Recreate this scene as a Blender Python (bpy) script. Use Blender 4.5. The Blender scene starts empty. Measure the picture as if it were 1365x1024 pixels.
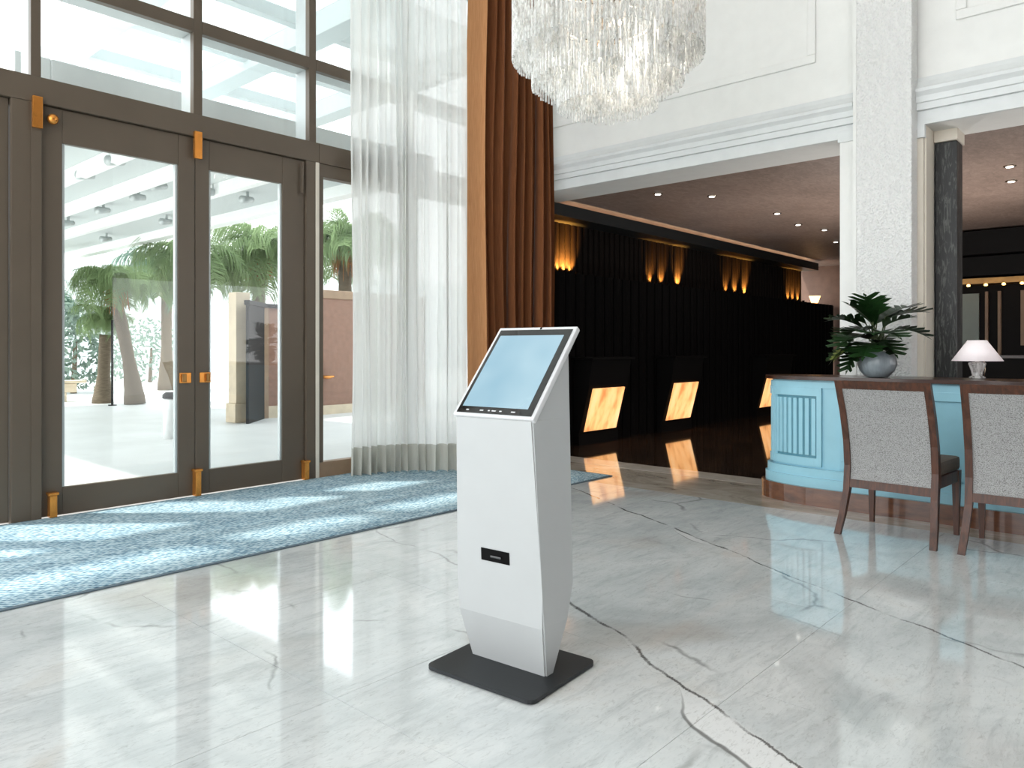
import bpy, bmesh, math, random
from mathutils import Vector, Matrix
random.seed(7)
sc = bpy.context.scene
C = sc.collection
PI = math.pi

# ------------------------------------------------------------------ camera
CAM_H = 1.15
cd = bpy.data.cameras.new('camera'); cam = bpy.data.objects.new('camera', cd); C.objects.link(cam)
cd.sensor_width = 36.0; cd.lens = 1000 / 1365 * 36; cd.shift_y = -47 / 1365
cd.clip_start = 0.05; cd.clip_end = 300
cam.location = (0, 0, CAM_H); cam.rotation_euler = (PI / 2, 0, math.radians(41.9 - 90))
sc.camera = cam

# ------------------------------------------------------------------ world, sun, exposure
SKY_STRENGTH = 2.3
SUN_STRENGTH = 4.0
vs = sc.view_settings
vs.view_transform = 'Standard'; vs.look = 'None'; vs.gamma = 1.0; vs.exposure = 0.58; vs.use_curve_mapping = False
w = bpy.data.worlds.new('sky'); sc.world = w; w.use_nodes = True
nt = w.node_tree; nt.nodes.clear()
o_ = nt.nodes.new('ShaderNodeOutputWorld'); b_ = nt.nodes.new('ShaderNodeBackground')
tc = nt.nodes.new('ShaderNodeTexCoord'); sx = nt.nodes.new('ShaderNodeSeparateXYZ'); rp = nt.nodes.new('ShaderNodeValToRGB')
nt.links.new(tc.outputs['Generated'], sx.inputs[0]); nt.links.new(sx.outputs['Z'], rp.inputs[0])
rp.color_ramp.elements[0].position = 0.0; rp.color_ramp.elements[0].color = (0.97, 0.97, 0.97, 1)
rp.color_ramp.elements[1].position = 0.8; rp.color_ramp.elements[1].color = (0.80, 0.89, 0.95, 1)
nt.links.new(rp.outputs[0], b_.inputs[0]); b_.inputs[1].default_value = SKY_STRENGTH
nt.links.new(b_.outputs[0], o_.inputs[0])
sl = bpy.data.lights.new('sun', 'SUN'); sl.energy = SUN_STRENGTH; sl.angle = math.radians(2.5); sl.color = (1.0, 0.96, 0.88)
sun = bpy.data.objects.new('sun', sl); C.objects.link(sun)
sun.rotation_euler = Vector((-0.33, 0.33, 0.885)).to_track_quat('Z', 'Y').to_euler()
sun.location = (-3, 9, 12)
cy = sc.cycles
cy.max_bounces = 10; cy.diffuse_bounces = 5; cy.glossy_bounces = 4; cy.transmission_bounces = 6; cy.transparent_max_bounces = 24
cy.sample_clamp_indirect = 6.0
cy.caustics_reflective = False; cy.caustics_refractive = False

# ------------------------------------------------------------------ materials
def lin(c):
    return tuple(((v / 255) / 12.92 if v / 255 <= 0.04045 else ((v / 255 + 0.055) / 1.055) ** 2.4) for v in c) + (1,)

class N:
    """tiny node-expression helper"""
    def __init__(s, m): s.t = m.node_tree
    def n(s, kind, **kw):
        x = s.t.nodes.new(kind)
        for k, v in kw.items(): setattr(x, k, v)
        return x
    def link(s, a, b): s.t.links.new(a, b)
    def put(s, sock, v):
        if hasattr(v, 'links'): s.link(v, sock)
        else: sock.default_value = v
    def m(s, op, a, b=0.0, c=0.0, clamp=False):
        x = s.n('ShaderNodeMath', operation=op); x.use_clamp = clamp
        for i, v in enumerate((a, b, c)): s.put(x.inputs[i], v)
        return x.outputs[0]
    def noise(s, vec, scale, detail=4, rough=0.55, dist=0.0):
        x = s.n('ShaderNodeTexNoise'); s.link(vec, x.inputs['Vector'])
        x.inputs['Scale'].default_value = scale; x.inputs['Detail'].default_value = detail
        x.inputs['Roughness'].default_value = rough; x.inputs['Distortion'].default_value = dist
        return x.outputs['Fac']
    def ramp(s, f, stops):
        x = s.n('ShaderNodeValToRGB'); s.link(f, x.inputs[0])
        e = x.color_ramp.elements
        while len(e) < len(stops): e.new(0.5)
        for i, (p, c) in enumerate(stops):
            e[i].position = p; e[i].color = c if len(c) == 4 else tuple(c) + (1,)
        return x.outputs[0]
    def mix(s, f, a, b, blend='MIX'):
        x = s.n('ShaderNodeMix', data_type='RGBA', blend_type=blend)
        s.put(x.inputs['Factor'], f); s.put(x.inputs[6], a); s.put(x.inputs[7], b)
        return x.outputs[2]
    def step(s, v, e0, e1, r0=0.0, r1=1.0):
        x = s.n('ShaderNodeMapRange', interpolation_type='SMOOTHSTEP')
        s.put(x.inputs[0], v)
        for i, q in enumerate((e0, e1, r0, r1)): x.inputs[i + 1].default_value = q
        return x.outputs[0]
    def pos(s): return s.n('ShaderNodeNewGeometry').outputs['Position']
    def obj(s): return s.n('ShaderNodeTexCoord').outputs['Object']
    def scale(s, vec, sc3, rot=(0, 0, 0)):
        x = s.n('ShaderNodeMapping'); s.link(vec, x.inputs[0]); x.inputs['Scale'].default_value = sc3; x.inputs['Rotation'].default_value = rot
        return x.outputs[0]
    def bump(s, h, strength=0.3, dist=0.01):
        x = s.n('ShaderNodeBump'); s.link(h, x.inputs['Height']); x.inputs['Strength'].default_value = strength; x.inputs['Distance'].default_value = dist
        return x.outputs[0]

def newmat(name):
    m = bpy.data.materials.new(name); m.use_nodes = True
    return m, m.node_tree.nodes['Principled BSDF'], N(m)

def plain(name, col, rough=0.5, metal=0.0, var=0.06, nscale=8.0, bump=0.0, bscale=60.0, spec=0.5, coat=0.0, emit=0.0, emitcol=None, stretch=None):
    m, p, n = newmat(name)
    v = n.obj()
    if stretch: v = n.scale(v, stretch)
    c = lin(col)
    f = n.noise(v, nscale)
    d = tuple(min(1, x * (1 + var)) for x in c[:3]) + (1,); e = tuple(x * (1 - var) for x in c[:3]) + (1,)
    n.link(n.ramp(f, [(0.3, e), (0.7, d)]), p.inputs['Base Color'])
    p.inputs['Roughness'].default_value = rough; p.inputs['Metallic'].default_value = metal
    p.inputs['Specular IOR Level'].default_value = spec; p.inputs['Coat Weight'].default_value = coat
    p.inputs['Coat Roughness'].default_value = 0.05
    if bump: n.link(n.bump(n.noise(v, bscale, 3), bump, 0.004), p.inputs['Normal'])
    if emit:
        p.inputs['Emission Color'].default_value = lin(emitcol or col); p.inputs['Emission Strength'].default_value = emit
    return m

def wood(name, dark, light, rough=0.35, scale=(30, 30, 2.5), coat=0.2):
    m, p, n = newmat(name)
    f = n.noise(n.scale(n.obj(), scale), 1.5, 6, 0.6, 0.6)
    n.link(n.ramp(f, [(0.3, lin(dark)), (0.7, lin(light))]), p.inputs['Base Color'])
    p.inputs['Roughness'].default_value = rough; p.inputs['Coat Weight'].default_value = coat
    n.link(n.bump(f, 0.08, 0.003), p.inputs['Normal'])
    return m

def marble_floor():
    m, p, n = newmat('grey_marble')
    P = n.pos(); xyz = n.n('ShaderNodeSeparateXYZ'); n.link(P, xyz.inputs[0]); X, Y = xyz.outputs[0], xyz.outputs[1]
    c = n.m('SUBTRACT', n.m('MULTIPLY', X, 0.894), n.m('MULTIPLY', Y, 0.447))
    s = n.m('ADD', n.m('MULTIPLY', X, 0.447), n.m('MULTIPLY', Y, 0.894))
    cloud = n.noise(n.scale(P, (1, 1, 1), (0, 0, 0.5)), 1.3, 6, 0.62, 0.8)
    streak = n.noise(n.scale(P, (1.0, 5.0, 1), (0, 0, 0.55)), 2.6, 8, 0.7, 1.2)
    fine = n.noise(n.scale(P, (3, 9, 1), (0, 0, 0.45)), 7, 8, 0.75, 1.5)
    base = n.ramp(cloud, [(0.28, lin((194, 198, 198))), (0.45, lin((213, 217, 217))), (0.6, lin((229, 231, 230))), (0.78, lin((214, 208, 200)))])
    base = n.mix(n.step(streak, 0.47, 0.70, 0, 0.55), base, lin((180, 185, 186)))
    base = n.mix(n.step(streak, 0.46, 0.25, 0, 0.45), base, lin((236, 237, 236)))
    base = n.mix(n.step(fine, 0.50, 0.72, 0, 0.5), base, lin((150, 151, 149)))
    warm = n.noise(P, 0.9, 3, 0.5, 0.3)
    base = n.mix(n.step(warm, 0.55, 0.72, 0, 0.4), base, lin((168, 146, 124)))
    # small cracks of the stone
    vo = n.n('ShaderNodeTexVoronoi', feature='DISTANCE_TO_EDGE')
    dv = n.n('ShaderNodeMix', data_type='VECTOR'); dv.inputs['Factor'].default_value = 0.22
    nc = n.n('ShaderNodeTexNoise'); n.link(P, nc.inputs['Vector']); nc.inputs['Scale'].default_value = 2.2; nc.inputs['Detail'].default_value = 6
    n.link(P, dv.inputs[4]); n.link(nc.outputs['Color'], dv.inputs[5])
    n.link(n.scale(dv.outputs[1], (1.2, 0.7, 1), (0, 0, 0.46)), vo.inputs['Vector']); vo.inputs['Scale'].default_value = 1.25
    msk = n.step(n.noise(P, 1.9, 3), 0.48, 0.62)
    base = n.mix(n.m('MULTIPLY', n.step(vo.outputs['Distance'], 0.014, 0.0, 0, 0.5), msk), base, lin((84, 80, 76)))
    # the two long veins that cross the floor
    wob = n.m('MULTIPLY', n.m('SUBTRACT', n.noise(P, 1.5, 4, 0.5), 0.5), 0.20)
    wid = n.noise(P, 3.1, 4, 0.6)
    for cc, wide, s0, s1, ws_ in ((1.49, 0.14, 0.2, 3.3, ((1.0, 2.1, 1.0), (2.45, 2.6, 0.3))), (2.72, 0.08, 0.1, 5.3, ((3.65, 4.05, 0.8), (3.0, 3.2, 0.6), (4.5, 4.7, 0.4)))):
        dd = n.m('ADD', n.m('SUBTRACT', c, cc), wob)
        along = n.m('MULTIPLY', n.step(s, s0 - 0.4, s0), n.step(s, s1, s1 + 0.6, 1, 0))
        ww = n.m('MULTIPLY', n.step(wid, 0.5, 0.7), 0.3)
        for sa, sb, g in ws_:
            wn = n.m('MULTIPLY', n.step(s, sa - 0.12, sa + 0.18), n.step(s, sb - 0.18, sb + 0.12, 1, 0))
            ww = n.m('MAXIMUM', ww, n.m('MULTIPLY', wn, g))
        e = n.m('DIVIDE', dd, n.m('ADD', n.m('MULTIPLY', ww, wide), 0.004))
        patch = n.m('MULTIPLY', n.m('MULTIPLY', n.step(e, -1.05, -0.9), n.step(e, 0.0, 0.12, 1, 0)), along)
        base = n.mix(n.m('MULTIPLY', patch, n.m('MULTIPLY', ww, 0.95)), base, n.mix(n.step(fine, 0.5, 0.7), lin((244, 244, 243)), lin((206, 205, 202))))
        for off, tw, st in ((0.0, 0.011, 0.72), (0.03, 0.007, 0.45)):
            ln = n.m('ABSOLUTE', n.m('ADD', dd, n.m('MULTIPLY', n.m('SUBTRACT', fine, 0.5), 0.022 + off)))
            line = n.m('MULTIPLY', n.step(ln, tw, tw * 0.25, 0, st), along)
            line = n.m('MULTIPLY', line, n.step(n.noise(P, 4.2, 3), 0.36, 0.55))
            base = n.mix(line, base, lin((52, 50, 48)))
        edge = n.m('MULTIPLY', n.m('MULTIPLY', n.step(n.m('ABSOLUTE', n.m('ADD', e, 1.0)), 0.09, 0.02), ww), along)
        base = n.mix(n.m('MULTIPLY', edge, 0.7), base, lin((60, 56, 52)))
    n.link(base, p.inputs['Base Color'])
    p.inputs['Roughness'].default_value = 0.07; p.inputs['IOR'].default_value = 1.6
    p.inputs['Coat Weight'].default_value = 0.45; p.inputs['Coat Roughness'].default_value = 0.04
    return m

def stone(name, stops, scale, rough=0.1, stretch=(1, 1, 1), coat=0.5, dist=1.2):
    m, p, n = newmat(name)
    f = n.noise(n.scale(n.pos(), stretch), scale, 8, 0.68, dist)
    n.link(n.ramp(f, [(a, lin(c)) for a, c in stops]), p.inputs['Base Color'])
    p.inputs['Roughness'].default_value = rough; p.inputs['Coat Weight'].default_value = coat; p.inputs['Coat Roughness'].default_value = 0.04
    return m

def carpet_mat():
    m, p, n = newmat('blue_woven_carpet')
    P = n.pos()
    v = n.scale(P, (1, 1, 1), (0, 0, 0.0))
    wv = n.n('ShaderNodeTexVoronoi'); n.link(n.scale(P, (34, 80, 1)), wv.inputs['Vector']); wv.inputs['Scale'].default_value = 1.0; wv.inputs['Randomness'].default_value = 0.75
    w2 = n.n('ShaderNodeTexWave', wave_type='BANDS', bands_direction='DIAGONAL'); n.link(P, w2.inputs['Vector']); w2.inputs['Scale'].default_value = 16; w2.inputs['Distortion'].default_value = 1.5; w2.inputs['Detail'].default_value = 2
    big = n.noise(P, 2.0, 5, 0.65)
    f = n.m('ADD', n.m('MULTIPLY', wv.outputs['Distance'], 0.75), n.m('ADD', n.m('MULTIPLY', w2.outputs['Fac'], 0.22), n.m('MULTIPLY', big, 0.42)))
    n.link(n.ramp(f, [(0.30, lin((36, 62, 86))), (0.48, lin((84, 118, 140))), (0.66, lin((136, 166, 182))), (0.86, lin((190, 208, 214)))]), p.inputs['Base Color'])
    p.inputs['Roughness'].default_value = 0.9; p.inputs['Specular IOR Level'].default_value = 0.15
    n.link(n.bump(wv.outputs['Distance'], 0.6, 0.006), p.inputs['Normal'])
    return m

def glass_mat(name, tint=(0.97, 0.99, 0.99), refl=0.06):
    m = bpy.data.materials.new(name); m.use_nodes = True; n = N(m); t = m.node_tree; t.nodes.clear()
    out = n.n('ShaderNodeOutputMaterial'); tr = n.n('ShaderNodeBsdfTransparent'); gl = n.n('ShaderNodeBsdfGlossy'); mx = n.n('ShaderNodeMixShader')
    tr.inputs[0].default_value = tint + (1,); gl.inputs['Roughness'].default_value = 0.01
    lw = n.n('ShaderNodeLayerWeight'); lw.inputs[0].default_value = 0.5
    n.link(n.m('ADD', n.m('MULTIPLY', n.m('POWER', lw.outputs['Facing'], 4.0), 0.5), 0.03), mx.inputs[0]); n.link(tr.outputs[0], mx.inputs[1]); n.link(gl.outputs[0], mx.inputs[2]); n.link(mx.outputs[0], out.inputs[0])
    return m

def sheer_mat(name, col, clear, trans):
    m = bpy.data.materials.new(name); m.use_nodes = True; n = N(m); t = m.node_tree; t.nodes.clear()
    out = n.n('ShaderNodeOutputMaterial'); tr = n.n('ShaderNodeBsdfTransparent'); df = n.n('ShaderNodeBsdfDiffuse'); tl = n.n('ShaderNodeBsdfTranslucent')
    a = n.n('ShaderNodeMixShader'); b = n.n('ShaderNodeMixShader')
    col = lin(col); f = n.noise(n.scale(n.obj(), (60, 60, 3)), 4, 4)
    cc = n.ramp(f, [(0.3, tuple(x * 0.94 for x in col[:3]) + (1,)), (0.7, col)])
    n.link(cc, df.inputs[0]); n.link(cc, tl.inputs[0])
    a.inputs[0].default_value = trans; n.link(df.outputs[0], a.inputs[1]); n.link(tl.outputs[0], a.inputs[2])
    b.inputs[0].default_value = clear; n.link(a.outputs[0], b.inputs[1]); n.link(tr.outputs[0], b.inputs[2]); n.link(b.outputs[0], out.inputs[0])
    return m

def crystal_mat():
    m = bpy.data.materials.new('crystal_glass'); m.use_nodes = True; n = N(m); t = m.node_tree; t.nodes.clear()
    out = n.n('ShaderNodeOutputMaterial'); tr = n.n('ShaderNodeBsdfTransparent'); gl = n.n('ShaderNodeBsdfGlossy'); tl = n.n('ShaderNodeBsdfTranslucent'); df = n.n('ShaderNodeBsdfDiffuse')
    a = n.n('ShaderNodeMixShader'); b = n.n('ShaderNodeMixShader'); d = n.n('ShaderNodeMixShader')
    tr.inputs[0].default_value = (0.97, 0.97, 0.96, 1); gl.inputs['Roughness'].default_value = 0.08; gl.inputs['Color'].default_value = (1, 1, 1, 1)
    tl.inputs[0].default_value = (0.96, 0.96, 0.95, 1); df.inputs[0].default_value = (0.96, 0.96, 0.95, 1)
    d.inputs[0].default_value = 0.5; n.link(tl.outputs[0], d.inputs[1]); n.link(df.outputs[0], d.inputs[2])
    f = n.noise(n.scale(n.pos(), (1, 1, 0.5)), 30, 2)
    n.link(n.step(f, 0.38, 0.62, 0.2, 0.85), a.inputs[0]); n.link(tr.outputs[0], a.inputs[1]); n.link(d.outputs[0], a.inputs[2])
    lw = n.n('ShaderNodeLayerWeight'); lw.inputs[0].default_value = 0.5
    n.link(n.m('ADD', n.m('MULTIPLY', n.m('POWER', lw.outputs['Facing'], 3.0), 0.5), 0.06), b.inputs[0]); n.link(a.outputs[0], b.inputs[1]); n.link(gl.outputs[0], b.inputs[2]); n.link(b.outputs[0], out.inputs[0])
    return m

M = {}
M['white'] = plain('white_paint', (236, 236, 233), 0.55, var=0.02)
M['cornice'] = plain('cornice_paint', (226, 229, 229), 0.5, var=0.03)
M['cream'] = plain('cream_paint', (222, 214, 200), 0.5, var=0.03)
def plaster():
    m, p, n = newmat('rough_white_plaster')
    v = n.n('ShaderNodeTexVoronoi'); n.link(n.scale(n.pos(), (1, 1, 0.8), (0.5, 0, 0)), v.inputs['Vector']); v.inputs['Scale'].default_value = 75
    f = n.noise(n.pos(), 60, 4)
    h = n.m('ADD', v.outputs['Distance'], n.m('MULTIPLY', f, 0.5))
    n.link(n.ramp(h, [(0.2, lin((232, 233, 231))), (0.9, lin((240, 240, 238)))]), p.inputs['Base Color'])
    p.inputs['Roughness'].default_value = 0.7
    n.link(n.bump(h, 0.9, 0.012), p.inputs['Normal'])
    return m
M['plaster'] = plaster()
M['frame'] = plain('bronze_brown_frame', (94, 82, 69), 0.42, var=0.05, nscale=3)
M['alu'] = plain('pale_aluminium', (190, 196, 196), 0.4, 0.2, var=0.03)
M['brass'] = plain('polished_brass', (226, 150, 70), 0.25, 0.75, var=0.12, nscale=30)
M['glass'] = glass_mat('clear_glazing')
M['floor'] = marble_floor()
M['joint'] = plain('stone_joint', (112, 104, 94), 0.5)
M['dark_floor'] = stone('dark_brown_marble', [(0.3, (30, 24, 20)), (0.5, (54, 42, 34)), (0.62, (84, 64, 48)), (0.75, (40, 32, 27))], 1.6, 0.06, (1, 3, 1))
M['tan_floor'] = stone('tan_border_marble', [(0.3, (158, 144, 128)), (0.5, (192, 180, 166)), (0.7, (212, 204, 194))], 2.0, 0.09, (2, 1, 1))
M['pale_strip'] = stone('pale_threshold_marble', [(0.3, (196, 186, 174)), (0.7, (226, 219, 210))], 3.0, 0.1)
M['carpet'] = carpet_mat()
M['carpet_edge'] = plain('carpet_binding', (96, 112, 122), 0.8)
M['sheer'] = sheer_mat('white_sheer_voile', (250, 250, 248), 0.08, 0.52)
M['hem'] = sheer_mat('sheer_hem_band', (206, 205, 196), 0.02, 0.2)
def velvet(name, a, b):
    m, p, n = newmat(name)
    f = n.noise(n.scale(n.obj(), (25, 25, 1.2)), 5, 5)
    n.link(n.ramp(f, [(0.3, lin(a)), (0.7, lin(b))]), p.inputs['Base Color'])
    p.inputs['Roughness'].default_value = 0.75; p.inputs['Specular IOR Level'].default_value = 0.2
    p.inputs['Sheen Weight'].default_value = 0.35; p.inputs['Sheen Roughness'].default_value = 0.4
    n.link(n.bump(n.noise(n.obj(), 400, 2), 0.2, 0.002), p.inputs['Normal'])
    return m
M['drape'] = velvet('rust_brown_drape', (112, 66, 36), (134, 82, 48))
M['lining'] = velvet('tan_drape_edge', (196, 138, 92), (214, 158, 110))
M['kiosk'] = plain('kiosk_white_enamel', (184, 186, 186), 0.38, var=0.015)
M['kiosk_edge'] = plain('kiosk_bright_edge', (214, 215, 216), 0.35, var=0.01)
M['plate'] = plain('black_powder_coat', (30, 33, 36), 0.5, var=0.1, bump=0.1, bscale=300)
M['bezel'] = plain('black_screen_glass', (10, 12, 14), 0.05, var=0.02, spec=0.6, coat=1.0)
def display():
    m, p, n = newmat('blue_lit_display')
    f = n.noise(n.obj(), 3, 2)
    c = n.ramp(f, [(0.35, lin((146, 186, 205))), (0.65, lin((172, 205, 219)))])
    n.link(c, p.inputs['Emission Color']); p.inputs['Emission Strength'].default_value = 0.74
    p.inputs['Base Color'].default_value = (0.02, 0.02, 0.02, 1); p.inputs['Roughness'].default_value = 0.12
    return m
M['display'] = display()
M['black'] = plain('matt_black', (5, 4, 4), 0.7, spec=0.15, var=0.1)
M['blackwall'] = plain('black_fluted_panel', (5, 4, 4), 0.8, spec=0.1, var=0.2, nscale=3, stretch=(1, 1, 0.2))
M['bronze_batten'] = plain('dark_bronze_batten', (17, 12, 9), 0.7, spec=0.1, var=0.2, nscale=6, stretch=(3, 3, 0.3))
M['teal_fascia'] = plain('blue_black_fascia', (15, 22, 24), 0.45, var=0.1)
def brown_ceiling():
    m, p, n = newmat('brown_leafed_ceiling')
    a = n.noise(n.scale(n.pos(), (1.6, 3.4, 1)), 5, 8, 0.75, 1.0); b = n.noise(n.pos(), 1.1, 4)
    f = n.m('ADD', n.m('MULTIPLY', a, 0.7), n.m('MULTIPLY', b, 0.3))
    n.link(n.ramp(f, [(0.3, lin((104, 88, 79))), (0.5, lin((136, 117, 107))), (0.7, lin((166, 145, 134)))]), p.inputs['Base Color'])
    p.inputs['Roughness'].default_value = 0.5
    return m
M['brown_ceiling'] = brown_ceiling()
M['brown_wall'] = plain('brown_wall_finish', (120, 92, 78), 0.6, var=0.1)
def glow_panel():
    m, p, n = newmat('amber_backlit_panel')
    f = n.noise(n.scale(n.obj(), (3.0, 1, 1.4), (0, 0.3, 0)), 1.6, 3)
    c = n.ramp(f, [(0.32, lin((196, 122, 66))), (0.5, lin((250, 182, 116))), (0.7, lin((255, 204, 148)))])
    n.link(c, p.inputs['Base Color']); n.link(c, p.inputs['Emission Color']); p.inputs['Emission Strength'].default_value = 0.85
    p.inputs['Roughness'].default_value = 0.4
    return m
M['glow'] = glow_panel()
M['lamp_white'] = plain('lit_lamp_lens', (255, 250, 240), 0.3, emit=2.6)
M['lamp_warm'] = plain('lit_amber_lens', (255, 190, 110), 0.3, emit=4.0)
M['dark_stone'] = stone('black_veined_marble', [(0.35, (10, 12, 12)), (0.52, (22, 24, 24)), (0.60, (84, 86, 82)), (0.66, (20, 22, 22))], 6.0, 0.45, (7, 7, 1.1), 0.0)
M['wood'] = wood('walnut_wood', (48, 26, 16), (92, 52, 32), 0.42, coat=0.05)
M['desk_top'] = wood('dark_desk_wood', (38, 20, 14), (70, 40, 28), 0.28, (12, 3, 12), 0.15)
M['plinth'] = wood('plinth_wood', (74, 44, 28), (116, 72, 46), 0.22, (14, 3, 14), 0.5)
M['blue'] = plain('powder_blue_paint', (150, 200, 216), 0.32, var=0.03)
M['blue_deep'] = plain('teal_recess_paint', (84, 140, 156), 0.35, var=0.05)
def weave():
    m, p, n = newmat('grey_woven_upholstery')
    v = n.n('ShaderNodeTexVoronoi'); n.link(n.scale(n.obj(), (1, 1, 1.4)), v.inputs['Vector']); v.inputs['Scale'].default_value = 210
    n.link(n.ramp(v.outputs['Distance'], [(0.1, lin((186, 186, 185))), (0.55, lin((150, 149, 148))), (0.9, lin((108, 106, 104)))]), p.inputs['Base Color'])
    p.inputs['Roughness'].default_value = 0.85
    n.link(n.bump(v.outputs['Distance'], 0.4, 0.003), p.inputs['Normal'])
    return m
M['weave'] = weave()
M['seat'] = plain('taupe_seat_fabric', (96, 84, 74), 0.85, var=0.12, nscale=60)
M['vase'] = plain('blue_grey_ceramic', (150, 160, 166), 0.28, var=0.14, nscale=5, stretch=(6, 6, 1), coat=0.3)
M['leaf'] = plain('deep_green_leaf', (34, 66, 30), 0.38, var=0.3, nscale=18)
M['leaf_pale'] = plain('yellow_green_leaf', (146, 158, 84), 0.45, var=0.2, nscale=18)
M['stem'] = plain('green_stem', (70, 84, 48), 0.5)
M['soil'] = plain('potting_soil', (44, 34, 26), 0.95, var=0.4, nscale=60)
M['shade'] = plain('white_lamp_shade', (240, 232, 236), 0.7, var=0.02, emit=0.18, emitcol=(255, 240, 235))
M['crystal'] = crystal_mat()
M['chrome'] = plain('warm_chrome', (186, 168, 150), 0.2, 1.0, var=0.1)
M['palm_trunk'] = plain('grey_palm_trunk', (104, 92, 76), 0.9, var=0.25, nscale=10, stretch=(1, 1, 6), bump=0.6, bscale=30)
def frond_mat(name, a, b):
    m = sheer_mat(name, a, 0.0, 0.45); return m
M['frond'] = frond_mat('green_palm_frond', (132, 152, 110), None)
M['frond_dark'] = frond_mat('dark_palm_frond', (108, 134, 118), None)
M['dead'] = plain('dry_brown_thatch', (176, 122, 74), 0.9, var=0.3, nscale=30)
M['plaza'] = plain('pale_plaza_stone', (206, 206, 203), 0.5, var=0.06, nscale=1.2)
M['canopy'] = sheer_mat('canopy_membrane', (214, 219, 219), 0.0, 0.10)
M['frosted'] = sheer_mat('frosted_roof_glass', (226, 231, 232), 0.35, 0.5)
M['canopy_rib'] = plain('canopy_rib_white', (244, 245, 244), 0.4, var=0.02)
M['sandstone'] = plain('sandstone', (206, 190, 166), 0.8, var=0.1, nscale=5)
M['far_white'] = plain('far_white_render', (222, 226, 226), 0.8, var=0.04, nscale=1)
M['portal_brown'] = plain('brown_brick_panel', (140, 106, 90), 0.8, var=0.15, nscale=12)
M['portal_black'] = plain('black_steel', (10, 11, 13), 0.6)
M['bush'] = frond_mat('grey_green_bush', (128, 144, 132), None)
M['green_panel'] = plain('grey_green_panel', (146, 158, 150), 0.5, var=0.03)
M['gold'] = plain('antique_gold', (150, 112, 66), 0.3, 0.8, var=0.2)
M['plank_dark'] = plain('near_black_timber', (12, 9, 8), 0.6, spec=0.2, var=0.2)
M['tan_post'] = plain('tan_timber', (150, 124, 100), 0.5, var=0.1)

# ------------------------------------------------------------------ mesh helpers
def link(name, bm, mat, parent=None, smooth=False, loc=None):
    me = bpy.data.meshes.new(name)
    bmesh.ops.recalc_face_normals(bm, faces=bm.faces)
    if smooth:
        for f in bm.faces: f.smooth = True
    bm.to_mesh(me); bm.free()
    o = bpy.data.objects.new(name, me); C.objects.link(o)
    if mat is not None: me.materials.append(M[mat] if isinstance(mat, str) else mat)
    if parent: o.parent = parent
    if loc: o.location = loc
    return o
def share(name, src, parent, loc=(0, 0, 0), rot=(0, 0, 0), scl=(1, 1, 1)):
    o = bpy.data.objects.new(name, src.data); C.objects.link(o); o.parent = parent
    o.location = loc; o.rotation_euler = rot; o.scale = scl
    return o
def box(bm, a, b, bevel=0.0):
    x0, y0, z0 = (min(p, q) for p, q in zip(a, b)); x1, y1, z1 = (max(p, q) for p, q in zip(a, b))
    r = bmesh.ops.create_cube(bm, size=1.0)
    for v in r['verts']:
        v.co = Vector(((x0 + x1) / 2 + v.co.x * (x1 - x0), (y0 + y1) / 2 + v.co.y * (y1 - y0), (z0 + z1) / 2 + v.co.z * (z1 - z0)))
    if bevel:
        es = {e for v in r['verts'] for e in v.link_edges}
        bmesh.ops.bevel(bm, geom=list(es), offset=bevel, segments=2, affect='EDGES', profile=0.6)
    return bm
def bx(name, a, b, mat, parent=None, bevel=0.0):
    return link(name, box(bmesh.new(), a, b, bevel), mat, parent)
def prism(bm, poly, ext):
    """extrude polygon (list of 3-vectors) by vector ext"""
    e = Vector(ext)
    lo = [bm.verts.new(Vector(p)) for p in poly]; hi = [bm.verts.new(Vector(p) + e) for p in poly]
    n = len(poly)
    bm.faces.new(lo); bm.faces.new(hi[::-1])
    for i in range(n): bm.faces.new((lo[i], lo[(i + 1) % n], hi[(i + 1) % n], hi[i]))
    return bm
def lathe(bm, prof, seg=32, c=(0, 0, 0), flute=0.0, nf=0):
    rings = []
    for r, z in prof:
        ring = []
        for k in range(seg):
            a = 2 * PI * k / seg
            rr = r * (1 + (flute * math.cos(nf * a) if nf else 0))
            ring.append(bm.verts.new((c[0] + rr * math.cos(a), c[1] + rr * math.sin(a), c[2] + z)))
        rings.append(ring)
    for i in range(len(rings) - 1):
        for k in range(seg):
            bm.faces.new((rings[i][k], rings[i][(k + 1) % seg], rings[i + 1][(k + 1) % seg], rings[i + 1][k]))
    bm.faces.new(rings[0][::-1]); bm.faces.new(rings[-1])
    return bm
def tube(bm, pts, rad, seg=8):
    pts = [Vector(p) for p in pts]; n = len(pts)
    if not isinstance(rad, (list, tuple)): rad = [rad] * n
    prev = None; rings = []
    for i, p in enumerate(pts):
        t = (pts[min(i + 1, n - 1)] - pts[max(i - 1, 0)]).normalized()
        if prev is None:
            u = t.orthogonal().normalized()
        else:
            u = (prev - t * prev.dot(t)).normalized()
        prev = u; v = t.cross(u)
        rings.append([bm.verts.new(p + (u * math.cos(2 * PI * k / seg) + v * math.sin(2 * PI * k / seg)) * rad[i]) for k in range(seg)])
    for i in range(n - 1):
        for k in range(seg):
            bm.faces.new((rings[i][k], rings[i][(k + 1) % seg], rings[i + 1][(k + 1) % seg], rings[i + 1][k]))
    bm.faces.new(rings[0][::-1]); bm.faces.new(rings[-1])
    return bm
def bar_sections(bm, secs):
    """loft between rectangular sections given as 4 points each"""
    rs = [[bm.verts.new(Vector(p)) for p in s] for s in secs]
    for i in range(len(rs) - 1):
        for k in range(len(rs[i])):
            q = (k + 1) % len(rs[i]); bm.faces.new((rs[i][k], rs[i][q], rs[i + 1][q], rs[i + 1][k]))
    bm.faces.new(rs[0][::-1]); bm.faces.new(rs[-1])
    return bm
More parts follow.
